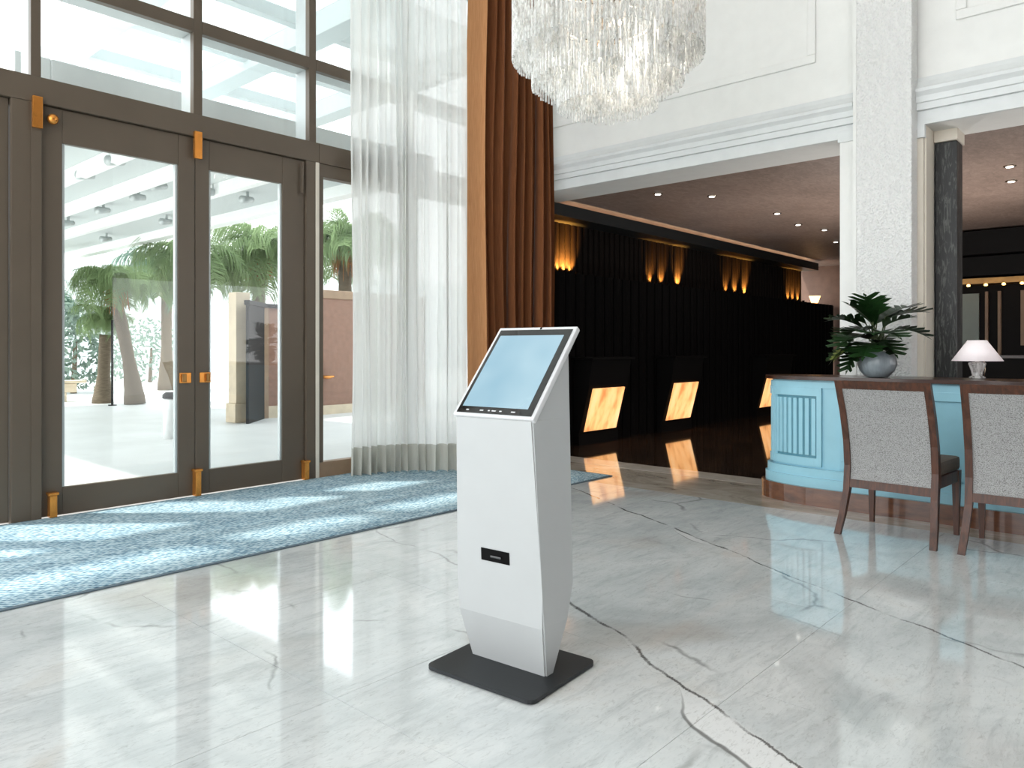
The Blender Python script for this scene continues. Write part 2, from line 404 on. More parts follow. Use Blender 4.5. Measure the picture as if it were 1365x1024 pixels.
def thing(name, label, cat, loc=(0, 0, 0), rz=0.0, group=None):
    o = bpy.data.objects.new(name, None); C.objects.link(o); o.empty_display_size = 0.1
    o.location = loc; o.rotation_euler = (0, 0, rz); o['label'] = label; o['category'] = cat
    if group: o['group'] = group
    return o
def tag(o, label, cat, group=None):
    o['label'] = label; o['category'] = cat
    if group: o['group'] = group
    return o
def struct(o, label=None, cat=None):
    o['kind'] = 'structure'
    if label: o['label'] = label
    if cat: o['category'] = cat
    return o
def sempty(name, label, cat, loc=(0, 0, 0)):
    return struct(thing(name, label, cat, loc))

# ------------------------------------------------------------------ the setting: floors
WY = 5.71      # entrance wall, room side
WX = 6.40      # wall with the wide openings, room side
fl = bx('floor', (-6, -6, -0.12), (6.1, WY, -0.012), 'joint')
struct(fl, 'polished grey marble slab floor of the hotel lobby', 'floor')
gx = [-2.39, -1.43, -0.47, 0.49, 1.45, 2.41, 3.37, 4.33, 5.29]; gy = [-4.64, -3.68, -2.72, -1.76, -0.8, 0.16, 1.12, 2.08, 3.04, 3.62]
J = 0.0008
proto = {}
for i in range(len(gx) - 1):
    for j in range(len(gy) - 1):
        sz = (round(gx[i + 1] - gx[i], 3), round(gy[j + 1] - gy[j], 3))
        if sz not in proto:
            s_ = link('marble_slab', box(bmesh.new(), (J, J, -0.012), (sz[0] - J, sz[1] - J, 0.0)), 'floor', fl, loc=(gx[i], gy[j], 0)); proto[sz] = s_
        else: share('marble_slab', proto[sz], fl, (gx[i], gy[j], 0))
bx('outer_slab', (-6, -6, -0.012), (-2.39 - J, WY, 0), 'floor', fl)
bx('border_slab', (-2.39, 3.62 + J, -0.012), (5.29 - J, WY, 0), 'floor', fl)
bx('border_strip', (5.29 + J, -6, -0.012), (6.1 - J, WY, 0), 'tan_floor', fl)
fa = bx('floor_alcove', (6.1, -8, -0.12), (17, 6.2, 0.0), 'dark_floor')
struct(fa, 'dark brown polished marble floor behind the wide openings', 'floor')
bx('threshold_strip', (6.1 + J, 2.0, 0.0), (6.40, 5.71, 0.001), 'pale_strip', fa)
ce = bx('ceiling', (-6, -6, 6.5), (6.9, 5.95, 6.7), 'white'); struct(ce, 'white ceiling high above the lobby', 'ceiling')

wk = bx('wall_back', (-6, -6.2, 0), (6.4, -6, 6.5), 'wood'); struct(wk, 'unseen walnut wall of the lobby, added behind the viewer to cut light', 'wall')  # unseen wall, added in dark wood to reduce light from behind
# ------------------------------------------------------------------ entrance wall: glazing frame
we = sempty('wall_entrance', 'tall glazed entrance wall with brown bronze mullions', 'wall')
def mullion(x0, x1, z0, z1):
    m_ = bx('mullion', (x0, WY, z0), (x1, WY + 0.06, z1), 'frame', we, 0.004)
    bx('mullion_reveal', (x0 + 0.004, WY + 0.06, z0), (x1 - 0.004, WY + 0.22, z1), 'alu', we)
def rail(x0, x1, z0, z1):
    bx('transom_rail', (x0, WY - 0.004, z0), (x1, WY + 0.055, z1), 'frame', we, 0.004)
    bx('rail_reveal', (x0, WY + 0.056, z0 + 0.004), (x1, WY + 0.216, z1 - 0.004), 'alu', we)
HB, HT, RB, RT = 2.795, 2.97, 3.605, 3.705
mx = [(-3.65, -3.59), (-1.15, -1.09), (0.50, 0.56), (1.575, 1.636), (2.675, 2.745), (3.705, 3.775), (4.85, 4.91), (5.85, 5.91)]
for a, b in mx: mullion(a, b, HT, 6.5)
for x0, x1 in ((-6, -0.01), (0.0, 3.80), (3.801, WX)):
    bx('door_header', (x0, WY - 0.008, HB), (x1, WY + 0.10, HT), 'frame', we, 0.006)
bx('door_stop', (0.6, WY + 0.07, HB - 0.03), (3.67, WY + 0.10, HB - 0.001), 'frame', we)
ed = [-6.0] + [v for ab in mx for v in ab] + [WX]
for k in range(0, len(ed), 2):
    x0, x1 = ed[k] + 0.001, ed[k + 1] - 0.001
    rail(x0, x1, RB, RT); rail(x0, x1, 5.0, 5.09)
    bx('sun_block_spandrel', (x0, WY + 0.10, 5.09), (x1, WY + 0.2, 6.5), 'white', we)  # opaque infill above the view, added to keep sun off the marble
    for z0, z1 in ((HT, RB), (RT, 5.0)):
        bx('pane', (x0, WY + 0.205, z0 + 0.004), (x1, WY + 0.213, z1 - 0.004), 'glass', we)
# posts between the doors
bx('post', (0.50, WY - 0.004, 0), (0.598, WY + 0.16, HB), 'frame', we, 0.006)
bx('post', (1.46, WY - 0.004, 0), (1.636, WY + 0.16, HB), 'frame', we, 0.006)
bx('post_bead', (1.575, WY - 0.012, 0), (1.636, WY - 0.004, HB), 'frame', we, 0.003)
bx('post', (3.672, WY - 0.004, 0), (3.80, WY + 0.16, HB), 'frame', we, 0.006)
bx('post_bead', (3.765, WY - 0.012, 0), (3.80, WY - 0.0045, HB), 'cream', we, 0.003)
# sidelights behind the curtain
for x0, x1 in ((3.801, 4.85), (4.91, 5.85), (5.91, WX)):
    bx('sidelight_sill', (x0, WY + 0.002, 0.0), (x1, WY + 0.09, 0.14), 'tan_post', we, 0.004)
    bx('sidelight_head', (x0, WY + 0.002, 2.68), (x1, WY + 0.09, HB - 0.001), 'frame', we, 0.004)
    bx('sidelight_stile', (x0, WY + 0.002, 0.14), (x0 + 0.05, WY + 0.09, 2.68), 'frame', we, 0.004)
    bx('pane', (x0 + 0.05, WY + 0.04, 0.14), (x1, WY + 0.048, 2.68), 'glass', we)
for x0 in (4.85, 5.85): bx('post', (x0, WY - 0.004, 0), (x0 + 0.06, WY + 0.16, HB), 'frame', we, 0.004)

# doors
def door(n_, x0, x1, g0, g1, label, handle_side):
    d = sempty('door_%d' % n_, label, 'door', ((x0 + x1) / 2, WY + 0.02, 0))
    ox = (x0 + x1) / 2; oy = WY + 0.02
    def P(nm, a, b, mt, bv=0.005, par=d): return bx(nm, (a[0] - ox, a[1] - oy, a[2]), (b[0] - ox, b[1] - oy, b[2]), mt, par, bv)
    y0, y1 = WY + 0.022, WY + 0.068
    P('stile', (x0, y0, 0.012), (g0, y1, HB - 0.004), 'frame'); P('stile', (g1, y0, 0.012), (x1, y1, HB - 0.004), 'frame')
    P('bottom_rail', (g0, y0, 0.012), (g1, y1, 0.20), 'frame'); P('top_rail', (g0, y0, 2.56), (g1, y1, HB - 0.004), 'frame')
    P('glazing_bead', (g0, y0 + 0.012, 0.20), (g0 + 0.018, y1, 2.56), 'alu', 0.002); P('glazing_bead', (g1 - 0.018, y0 + 0.012, 0.20), (g1, y1, 2.56), 'alu', 0.002)
    P('pane', (g0, y0 + 0.022, 0.20), (g1, y0 + 0.030, 2.56), 'glass', 0)
    if handle_side:
        hx = x1 - 0.075 if handle_side > 0 else x0 + 0.075
        h = P('handle_plate', (hx - 0.045, y0 - 0.008, 0.885), (hx + 0.045, y0, 0.965), 'brass', 0.003)
        P('lock_cylinder', (hx - 0.015 * handle_side - 0.016, y0 - 0.028, 0.893), (hx - 0.015 * handle_side + 0.016, y0 - 0.007, 0.957), 'gold', 0.006, h)
    return d
door(1, 0.60, 1.455, 0.72, 1.375, 'glazed bronze door leaf cut off at the left edge of the view', 0)
door(2, 1.640, 2.694, 1.77, 2.565, 'wide glazed bronze door leaf beside the left post', 1)
door(3, 2.700, 3.668, 2.81, 3.455, 'glazed bronze door leaf next to the white sheer curtain', -1)
def hw(nm, x, z0, z1, wdt, label):
    b = bx(nm, (x - wdt / 2, WY - 0.038, z0), (x + wdt / 2, WY - 0.0085 if z0 > 2 else WY + 0.021, z1), 'brass', we, 0.004)
    b['label'] = label
    return b
for x, l in ((1.606, 'brass top hinge on the left post'), (2.697, 'brass top pivot above the meeting door edges')):
    hw('top_hinge', x, 2.62, 2.83, 0.06, l)
for x, z, l in ((1.70, 0.16, 'brass foot bolt on the wide door'), (2.697, 0.20, 'brass foot bolt between the door leaves'), (3.66, 0.16, 'brass foot bolt by the sheer curtain')):
    fb = hw('foot_bolt', x, 0.012, z, 0.045, l); bx('bolt_cap', (x - 0.032, WY - 0.045, z), (x + 0.032, WY + 0.02, z + 0.02), 'brass', fb, 0.006)
b = bmesh.new(); bmesh.ops.create_uvsphere(b, u_segments=12, v_segments=8, radius=0.036, matrix=Matrix.Translation((1.70, WY - 0.02, 2.70)))
link('closer_knob', b, 'brass', we, True)
bx('closer_arm', (3.62, WY - 0.02, 2.5), (3.64, WY + 0.0, 2.77), 'frame', we, 0.004)

# ------------------------------------------------------------------ the wall with the two wide openings
K = WX / 6.1
def zz(z): return CAM_H + (z - CAM_H) * K
def yy(y): return y * K
OT, CB, CT = zz(2.785), zz(2.887), zz(3.12)          # opening head, cornice bottom, cornice top
Y_L, Y_R = yy(2.008), yy(1.42)                      # jambs beside the pier
wr = sempty('wall_openings', 'white panelled wall above two wide openings', 'wall', (WX, 0, 0))
def W(nm, a, b, mt, bv=0.0): return bx(nm, (a[0] - WX, a[1], a[2]), (b[0] - WX, b[1], b[2]), mt, wr, bv)
W('upper_wall', (WX, -8, OT), (6.9, 5.95, 6.5), 'white')
W('pier_wall', (WX, Y_R, 0), (6.75, Y_L, OT), 'white')
for y0, y1 in ((Y_L - 0.12, 5.7), (-8, Y_R + 0.06)):
    W('architrave', (WX - 0.03, y0, OT), (WX - 0.0005, y1, CB), 'cornice', 0.004)
    pr = [(0, CB), (-0.06, CB), (-0.06, CB + 0.05), (-0.075, CB + 0.055), (-0.075, CB + 0.10), (-0.10, CB + 0.13), (-0.10, CB + 0.155), (-0.07, CB + 0.175), (-0.03, CB + 0.22), (-0.01, CB + 0.26), (0, CB + 0.26)]
    b = bmesh.new(); prism(b, [(x, y0, z) for x, z in pr], (0, y1 - y0, 0)); link('cornice', b, 'cornice', wr)
W('jamb_casing', (WX - 0.03, Y_L - 0.118, 0), (WX - 0.0005, Y_L, OT - 0.002), 'white', 0.004)
W('jamb_cap', (WX - 0.045, Y_L - 0.112, OT - 0.03), (WX - 0.031, Y_L + 0.012, OT + 0.06), 'cornice', 0.003)
W('jamb_casing', (WX - 0.03, Y_R, 0), (WX - 0.0005, Y_R + 0.10, OT - 0.10), 'cream', 0.004)
W('jamb_cap', (WX - 0.045, Y_R - 0.012, OT - 0.10), (WX - 0.0005, Y_R + 0.10, OT - 0.001), 'cornice', 0.003)
W('jamb_reveal', (WX, Y_R - 0.014, 0), (WX + 0.24, Y_R - 0.0005, OT), 'cream', 0.003)
# panel mouldings high on the wall
def panel(y0, y1, z0, z1, tw=0.07):
    for a, b in (((y0, z0), (y1, z0 + tw)), ((y0, z1 - tw), (y1, z1)), ((y0, z0 + tw), (y0 + tw, z1 - tw)), ((y1 - tw, z0 + tw), (y1, z1 - tw))):
        W('panel_moulding', (WX - 0.024, a[0], a[1]), (WX - 0.0005, b[0], b[1]), 'white', 0.009)
panel(yy(2.20), yy(5.35), zz(3.44), 6.2); panel(-2.2, yy(1.215), zz(3.49), 6.2)
# textured pier
co = bx('column', (6.20, yy(1.462) - 0.005, 0), (WX - 0.031, yy(1.851) + 0.005, 6.5), 'plaster', None, 0.008)
struct(co, 'rough white plaster pier between the two openings', 'column')
bx('column_margin', (6.195, yy(1.851) - 0.018, 0), (6.2, yy(1.851) + 0.006, 6.5), 'white', co)
ma = bx('column_marble', (6.66, yy(1.26), 0), (6.86, Y_R - 0.015, OT - 0.09), 'dark_stone', None, 0.006)
struct(ma, 'black veined marble pier in the right opening', 'column')
bx('capital', (6.63, yy(1.25), OT - 0.09), (6.88, Y_R - 0.0145, OT), 'cream', ma, 0.004)

# ------------------------------------------------------------------ the dark reception room beyond
AC = 2.89
ac = bx('ceiling_alcove', (6.9, -8, AC), (17, 6.2, AC + 0.15), 'brown_ceiling'); struct(ac, 'brown mottled low ceiling over the dark reception room', 'ceiling')
wf = bx('wall_far', (16.2, -8, 0), (16.4, 6.2, AC), 'brown_wall'); struct(wf, 'brown end wall far behind the black reception', 'wall')
wb = sempty('wall_reception', 'black fluted reception wall with amber uplighting', 'wall', (6.9, 5.45, 0))
def B(nm, a, b, mt, bv=0.0): return bx(nm, (a[0] - 6.9, a[1] - 5.45, a[2]), (b[0] - 6.9, b[1] - 5.45, b[2]), mt, wb, bv)
XE = 15.1
B('lower_wall', (6.405, 5.47, 0), (16.15, 5.52, 2.05), 'blackwall')
B('ledge', (6.405, 5.52, 1.99), (16.15, 5.72, 2.05), 'black')
B('upper_wall', (6.405, 5.74, 2.05), (XE, 5.90, 2.84), 'blackwall')
B('fascia', (6.405, 5.40, 2.70), (XE, 5.44, 2.84), 'teal_fascia')
B('fascia_soffit', (6.405, 5.44, 2.70), (XE, 5.735, 2.72), 'teal_fascia')
def halfround(r, h, seg=6):
    b = bmesh.new(); prism(b, [(r * math.cos(PI * k / seg), -r * math.sin(PI * k / seg) * 0.6, 0) for k in range(seg + 1)], (0, 0, h)); return b
lo = link('fluted_panel', halfround(0.095, 2.05), 'blackwall', wb, False, (-0.39, 0.02, 0))
for k in range(1, 48): share('fluted_panel', lo, wb, (-0.39 + 0.2 * k, 0.02, 0))
up = link('batten', halfround(0.05, 0.65), 'bronze_batten', wb, False, (-0.43, 0.29, 2.05))
for k in range(1, 72): share('batten', up, wb, (-0.43 + 0.12 * k, 0.29, 2.05))
# uplights behind the ledge
def ray_at_Y(px, Y):
    u = (px - 682.5) / 1000; a = math.radians(41.9)
    dx = math.cos(a) + u * math.sin(a); dy = math.sin(a) - u * math.cos(a)
    return dx * Y / dy
for kk, (px, pw) in enumerate(((745, 7), (753, 10), (761, 6), (867, 3), (882, 4), (904, 9), (968, 3), (980, 5), (993, 9), (1051, 4), (1057, 4), (1064, 4))):
    x = ray_at_Y(px, 5.70)
    b = bmesh.new(); lathe(b, [(0.022, 0), (0.026, 0.02), (0.026, 0.05), (0.02, 0.052)], 10)
    f = link('uplight', b, 'black', None, True, (x, 5.60, 2.05))
    tag(f, 'amber ledge uplight ' + ['leftmost beside the rust brown drape', 'in the middle of the cluster beside the drape', 'rightmost of the cluster beside the drape', 'leftmost of the second glowing cluster', 'middle of the second glowing cluster', 'right and brightest of the second glowing cluster', 'leftmost of the third glowing cluster', 'middle of the third glowing cluster', 'right and brightest of the third glowing cluster', 'leftmost of the farthest cluster', 'middle of the farthest cluster', 'rightmost of the farthest cluster'][kk], 'light', 'amber uplights on the reception ledge')
    L = bpy.data.lights.new('amber_spot', 'SPOT'); L.energy = 22.0 * pw; L.color = (1.0, 0.40, 0.07); L.spot_size = math.radians(80); L.spot_blend = 0.8; L.shadow_soft_size = 0.015
    lo_ = bpy.data.objects.new('amber_spot', L); C.objects.link(lo_); lo_.location = (0, 0.055, 0.045); lo_.parent = f
    lo_.rotation_euler = Vector((0, -0.55, -1)).to_track_quat('Z', 'Y').to_euler()
L = bpy.data.lights.new('cove_light', 'AREA'); L.shape = 'RECTANGLE'; L.size = 8.0; L.size_y = 0.04; L.energy = 5; L.color = (1.0, 0.66, 0.40)
lo_ = bpy.data.objects.new('cove_light', L); C.objects.link(lo_); lo_.location = (11, 5.50, 2.79); lo_.rotation_euler = (PI, 0, 0)
# reception desks with leaning amber fronts
def pod(px0, px1, label):
    x0 = ray_at_Y(px0, 5.30); x1 = ray_at_Y(px1, 5.30)
    t = thing('reception_desk', label, 'desk', ((x0 + x1) / 2, 5.30, 0), 0, 'lit reception desks along the black wall')
    hw_ = (x1 - x0) / 2
    b = bmesh.new()   # body, front leaning out towards the top
    prism(b, [(-hw_ - 0.08, 0.03, 0.0), (-hw_ - 0.08, 0.11, 0.0), (-hw_ - 0.08, 0.11, 1.02), (-hw_ - 0.08, -0.16, 1.02), (-hw_ - 0.08, -0.12, 0.72), (-hw_ - 0.08, 0.035, 0.13)], (2 * hw_ + 0.16, 0, 0)); link('body', b, 'black', t)
    b = bmesh.new(); prism(b, [(-hw_, 0.008, 0.165), (-hw_, 0.022, 0.16), (-hw_, -0.110, 0.68), (-hw_, -0.125, 0.675)], (2 * hw_, 0, 0)); link('lit_front', b, 'glow', t)
    bx('counter_top', (-hw_ - 0.12, -0.2, 1.02), (hw_ + 0.12, 0.11, 1.05), 'black', t, 0.004)
pod(780, 822, 'leftmost black reception desk with leaning amber front, right behind the kiosk')
pod(889, 921, 'middle black reception desk with leaning amber front')
pod(1014, 1043, 'far black reception desk with amber front half hidden by the blue desk')
# ceiling downlights of the alcove
def alcove_xy(px, py, z=AC):
    u = (px - 682.5) / 1000; a = math.radians(41.9); d = (z - CAM_H) * 1000 / (465 - py)
    return d * (math.cos(a) + u * math.sin(a)), d * (math.sin(a) - u * math.cos(a))
for k, (px, py) in enumerate(((877, 258), (949, 261), (1036, 284), (1064, 299), (1099, 306), (1114, 322), (1346, 221), (1348, 241))):
    x, y = alcove_xy(px, py)
    t = thing('downlight', ['recessed ceiling downlight leftmost over the black reception', 'recessed ceiling downlight second from left over the reception', 'recessed ceiling downlight third from left over the reception', 'recessed ceiling downlight fourth from left over the reception', 'recessed ceiling downlight fifth from left over the reception', 'recessed ceiling downlight nearest the white pier', 'upper of two ceiling downlights in the right opening', 'lower of two ceiling downlights in the right opening'][k], 'downlight', (x, y, AC), 0, 'downlights in the brown ceiling')
    b = bmesh.new(); lathe(b, [(0.055, 0), (0.055, -0.006), (0.042, -0.01), (0.042, 0)], 16); link('ring', b, 'chrome', t, True)
    b = bmesh.new(); lathe(b, [(0.034, -0.010), (0.030, -0.016), (0.01, -0.017)], 14); link('lens', b, 'lamp_white', t, True)
    L = bpy.data.lights.new('downlight_lamp', 'SPOT'); L.energy = 18; L.color = (1.0, 0.82, 0.64); L.spot_size = math.radians(80); L.spot_blend = 0.7; L.shadow_soft_size = 0.04
    lo_ = bpy.data.objects.new('downlight_lamp', L); C.objects.link(lo_); lo_.location = (0, 0, -0.03); lo_.parent = t
# unseen cylinder uplights added to brighten the ceiling of the dark room
for x, y, lab in ((9.6, 2.90, 'added cylinder uplight hidden behind the white pier to brighten the ceiling'), (9.0, 0.75, 'added cylinder uplight out of view at the right, brightening the ceiling')):
    t = thing('added_uplight', lab, 'lamp', (x, y, 0), 0, 'unseen uplights added to brighten the brown ceiling')
    b = bmesh.new(); lathe(b, [(0.11, 0), (0.11, 0.015), (0.09, 0.02), (0.09, 0.30), (0.082, 0.30), (0.075, 0.25)], 28); link('housing', b, 'black', t, True)
    b = bmesh.new(); lathe(b, [(0.074, 0.262), (0.05, 0.27), (0.01, 0.272)], 24); link('lens', b, 'lamp_white', t, True)
    L = bpy.data.lights.new('added_fill_lamp', 'SPOT'); L.energy = 150; L.color = (1.0, 0.95, 0.90); L.spot_size = math.radians(150); L.spot_blend = 1.0; L.shadow_soft_size = 0.07
    lo_ = bpy.data.objects.new('added_fill_lamp', L); C.objects.link(lo_); lo_.location = (0, 0, 0.32); lo_.rotation_euler = (PI, 0, 0); lo_.parent = t
# wall lamp at the far end
t = thing('ledge_lamp', 'small amber lamp on the far end of the black ledge', 'lamp', (15.45, 5.6, 2.05))
b = bmesh.new(); lathe(b, [(0.06, 0.03), (0.11, 0.17), (0.105, 0.17), (0.03, 0.04)], 16); link('lamp_shade', b, 'lamp_warm', t, True)
b = bmesh.new(); lathe(b, [(0.06, 0.0), (0.06, 0.01), (0.02, 0.015), (0.02, 0.035)], 12); link('stand', b, 'black', t, True)

# bar at the back of the right opening
t = thing('back_bar', 'dark bar fitting with brass shelf seen in the right opening', 'bar', (13.0, 1.6, 0))
def D(nm, a, b, mt, bv=0.0): return bx(nm, (a[0] - 13.0, a[1] - 1.6, a[2]), (b[0] - 13.0, b[1] - 1.6, b[2]), mt, t, bv)
D('canopy_header', (12.6, -2.0, 2.52), (13.2, 3.2, 2.86), 'plank_dark'); D('canopy_beam', (12.75, -2.0, 2.22), (13.2, 3.2, 2.50), 'plank_dark')
D('brass_shelf', (12.7, -2.0, 2.10), (13.2, 3.2, 2.18), 'gold'); D('back_panel', (13.1, -2.0, 0), (13.2, 3.2, 2.10), 'plank_dark')
D('pale_panel', (13.05, 2.30, 0.6), (13.095, 2.62, 1.98), 'green_panel'); D('pale_panel', (13.05, 1.55, 1.2), (13.095, 1.78, 2.0), 'tan_post')
for y in (2.02, 2.18): D('post', (13.0, y, 0.4), (13.095, y + 0.035, 2.0), 'tan_post')
D('counter', (12.2, -2.0, 0), (12.6, 3.0, 1.02), 'plank_dark'); D('counter_top', (12.15, -2.0, 1.02), (12.65, 3.05, 1.06), 'desk_top')
for k in range(6):
    b = bmesh.new(); lathe(b, [(0.01, 0), (0.024, -0.01), (0.024, -0.03), (0.01, -0.036)], 10); o = link('shelf_lamp', b, 'lamp_warm', t, True, (-0.26, 1.0 - 0.22 * k, 0.5 + 1.6))

# ------------------------------------------------------------------ carpet
ca = thing('carpet', 'blue and navy woven entrance carpet in front of the doors', 'carpet', (2, 4.8, 0))
bx('pile', (-5.0, -0.93, 0.001), (3.62, 0.905, 0.010), 'carpet', ca, 0.003)
bx('binding', (-5.0, -0.955, 0.001), (3.645, -0.93, 0.008), 'carpet_edge', ca, 0.002); bx('binding', (3.62, -0.93, 0.001), (3.645, 0.905, 0.008), 'carpet_edge', ca, 0.002)

# ------------------------------------------------------------------ curtains
def catmull(pts, n):
    out = []; P = [Vector(p) for p in pts]; P = [P[0] * 2 - P[1]] + P + [P[-1] * 2 - P[-2]]
    for i in range(1, len(P) - 2):
        for k in range(n):
            t_ = k / n; a, b, c, d = P[i - 1:i + 3]
            out.append(0.5 * ((2 * b) + (c - a) * t_ + (2 * a - 5 * b + 4 * c - d) * t_ ** 2 + (3 * b - a - 3 * c + d) * t_ ** 3))
    out.append(P[-2]); return out
def drape_mesh(path, folds, amp, zs, seed, sway=0.02, spread=None, a0=0.0, a1=1.0, thick=0.0):
    rnd = random.Random(seed); n = int(folds * 14)
    base = catmull(path, 40)
    L_ = [0.0]
    for i in range(1, len(base)): L_.append(L_[-1] + (base[i] - base[i - 1]).length)
    ph = [0.0]; 
    ws = [rnd.uniform(0.6, 1.4) for _ in range(int(folds) + 2)]; am = [rnd.uniform(0.55, 1.2) for _ in range(int(folds) + 2)]
    tot = sum(ws[:int(folds)]); 
    b = bmesh.new(); rows = []
    lean = [rnd.uniform(-1, 1) for _ in range(int(folds) + 2)]
    for z in zs:
        row = []
        tz = z / 6.5
        for i in range(n + 1):
            t_ = a0 + (a1 - a0) * i / n
            s_ = t_ * L_[-1]; j = 0
            while j < len(L_) - 2 and L_[j + 1] < s_: j += 1
            f = (s_ - L_[j]) / max(1e-6, L_[j + 1] - L_[j])
            p = base[j].lerp(base[min(j + 1, len(base) - 1)], f)
            tg = (base[min(j + 1, len(base) - 1)] - base[j]).normalized(); nr = Vector((tg.y, -tg.x))
            acc = 0; kf = 0; q = t_ * tot
            while kf < int(folds) - 1 and acc + ws[kf] < q: acc += ws[kf]; kf += 1
            fr = (q - acc) / ws[kf]
            phase = 2 * PI * (kf + fr)
            A = amp * (am[kf] * (1 - fr) + am[kf + 1] * fr) * (0.8 + 0.35 * (1 - tz))
            off = A * (math.sin(phase) + 0.25 * math.sin(2 * phase + lean[kf] * 2 + 2.0 * tz)) + sway * math.sin(3 * tz * PI + kf * 0.7)
            sh = 0.35 * A * math.cos(phase) + 0.03 * lean[kf] * math.sin(tz * 5)
            row.append(b.verts.new((p.x + nr.x * off + tg.x * sh, p.y + nr.y * off + tg.y * sh, z)))
        rows.append(row)
    for r in range(len(rows) - 1):
        for i in range(n): b.faces.new((rows[r][i], rows[r][i + 1], rows[r + 1][i + 1], rows[r + 1][i]))
    return b
ZS = [0.26] + [0.26 + (6.4 - 0.26) * k / 18 for k in range(1, 19)]
sheer_path = [(4.02, 5.56), (4.28, 5.52), (4.55, 5.36), (4.78, 5.17), (4.96, 5.05)]
t = thing('sheer_curtain', 'floor length white sheer curtain with a heavy pale hem', 'curtain', (4.5, 5.3, 0)); t.location = (0, 0, 0)
link('voile', drape_mesh(sheer_path, 13, 0.048, ZS, 3), 'sheer', t, True)
link('hem', drape_mesh(sheer_path, 13, 0.048, [0.012, 0.10, 0.18, 0.26], 3), 'hem', t, True)
dr_path = [(5.27, 5.13), (5.5, 5.13), (5.8, 5.10), (6.22, 5.02)]
edge_path = [(5.06, 5.12), (5.18, 5.09), (5.27, 5.06)]
t = thing('drape', 'heavy rust brown drape hanging at the corner beside the opening', 'curtain', (0, 0, 0))
ZD = [0.01 + 6.4 * k / 18 for k in range(19)]
link('pleated_cloth', drape_mesh(dr_path, 8, 0.075, ZD, 11), 'drape', t, True)
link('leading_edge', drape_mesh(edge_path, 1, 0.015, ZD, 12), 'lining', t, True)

# ------------------------------------------------------------------ kiosk
kt = thing('self_service_kiosk', 'white self service kiosk with a slanted touch screen on a black base plate', 'kiosk', (2.012, 1.81, 0), math.radians(4.7))
# local axes: +x away from the viewer's front, +y to the viewer's left
b = bmesh.new()
pl = []
for cx_, cy_, a0 in ((0.205 - 0.03, 0.235 - 0.03, 0), (-0.20 + 0.03, 0.235 - 0.03, 90), (-0.20 + 0.03, -0.235 + 0.03, 180), (0.205 - 0.03, -0.235 + 0.03, 270)):
    for k in range(5):
        a = math.radians(a0 + 22.5 * k); pl.append((cx_ + 0.03 * math.cos(a), cy_ + 0.03 * math.sin(a), 0.004))
prism(b, pl, (0, 0, 0.013)); link('base_plate', b, 'plate', kt)
for sx_, sy_ in ((-0.15, 0.18), (-0.15, -0.18), (0.15, 0.18), (0.15, -0.18)):
    b = bmesh.new(); lathe(b, [(0.014, 0), (0.014, 0.004)], 12, (sx_, sy_, 0)); link('foot', b, 'black', kt)
# body sections: (z, x_front, x_back, half width)
secs = [(0.017, -0.022, 0.028, 0.168), (0.197, -0.070, 0.085, 0.191), (0.316, -0.075, 0.122, 0.190), (0.905, -0.108, 0.122, 0.172)]
bars = []
for z, xf, xb, hw_ in secs: bars.append([(xf, -hw_, z), (xb, -hw_, z), (xb, hw_, z), (xf, hw_, z)])
# slanted top
bars.append([(-0.102, -0.171, 0.908), (0.122, -0.170, 1.170), (0.122, 0.170, 1.170), (-0.102, 0.171, 0.908)])
b = bmesh.new(); bar_sections(b, bars)
bmesh.ops.bevel(b, geom=[e for e in b.edges if abs((e.verts[0].co - e.verts[1].co).z) > 0.05], offset=0.006, segments=2, affect='EDGES')
link('cabinet', b, 'kiosk', kt)
# head slab: lies along the slant
head = bpy.data.objects.new('screen_head', None)
ang = math.atan2(1.232 - 0.912, 0.168 + 0.112); ln = math.hypot(0.32, 0.28)
b = bmesh.new(); box(b, (0, -0.180, -0.022), (ln, 0.180, 0.0), 0.005)
head = link('screen_head', b, 'kiosk_edge', kt); head.location = (-0.114, 0, 0.912); head.rotation_euler = (0, -ang, 0)
g = bx('screen_glass', (0.012, -0.166, 0.0), (ln - 0.016, 0.166, 0.0025), 'bezel', head)
bx('display', (0.040, -0.140, 0.0026), (ln - 0.045, 0.152, 0.0032), 'display', head)
for y, wd in ((0.12, 0.012), (0.055, 0.016), (0.022, 0.008), (0.0, 0.018), (-0.03, 0.010), (-0.085, 0.018)):
    bx('bezel_mark', (0.022, y - wd / 2, 0.0026), (0.0265, y + wd / 2, 0.0031), 'kiosk_edge', head)
b = bmesh.new(); lathe(b, [(0.005, 0.0), (0.005, 0.0012), (0.003, 0.0013)], 12, (ln - 0.008, -0.02, 0)); link('webcam', b, 'black', head)
# card slot in the front
def front_x(z): return -0.075 + (-0.108 + 0.075) * (z - 0.316) / (0.905 - 0.316)
b = bmesh.new(); zc = 0.418
prism(b, [(front_x(zc - 0.022) - 0.0015, 0.072, zc - 0.022), (front_x(zc - 0.022) - 0.0015, -0.055, zc - 0.022), (front_x(zc + 0.022) - 0.0015, -0.055, zc + 0.022), (front_x(zc + 0.022) - 0.0015, 0.072, zc + 0.022)], (0.004, 0, 0))
slot = link('card_slot', b, 'black', kt)
bx('slot_lip', (front_x(zc) - 0.008, -0.022, zc - 0.006), (front_x(zc) - 0.0016, 0.025, zc + 0.002), 'bezel', slot, 0.002)

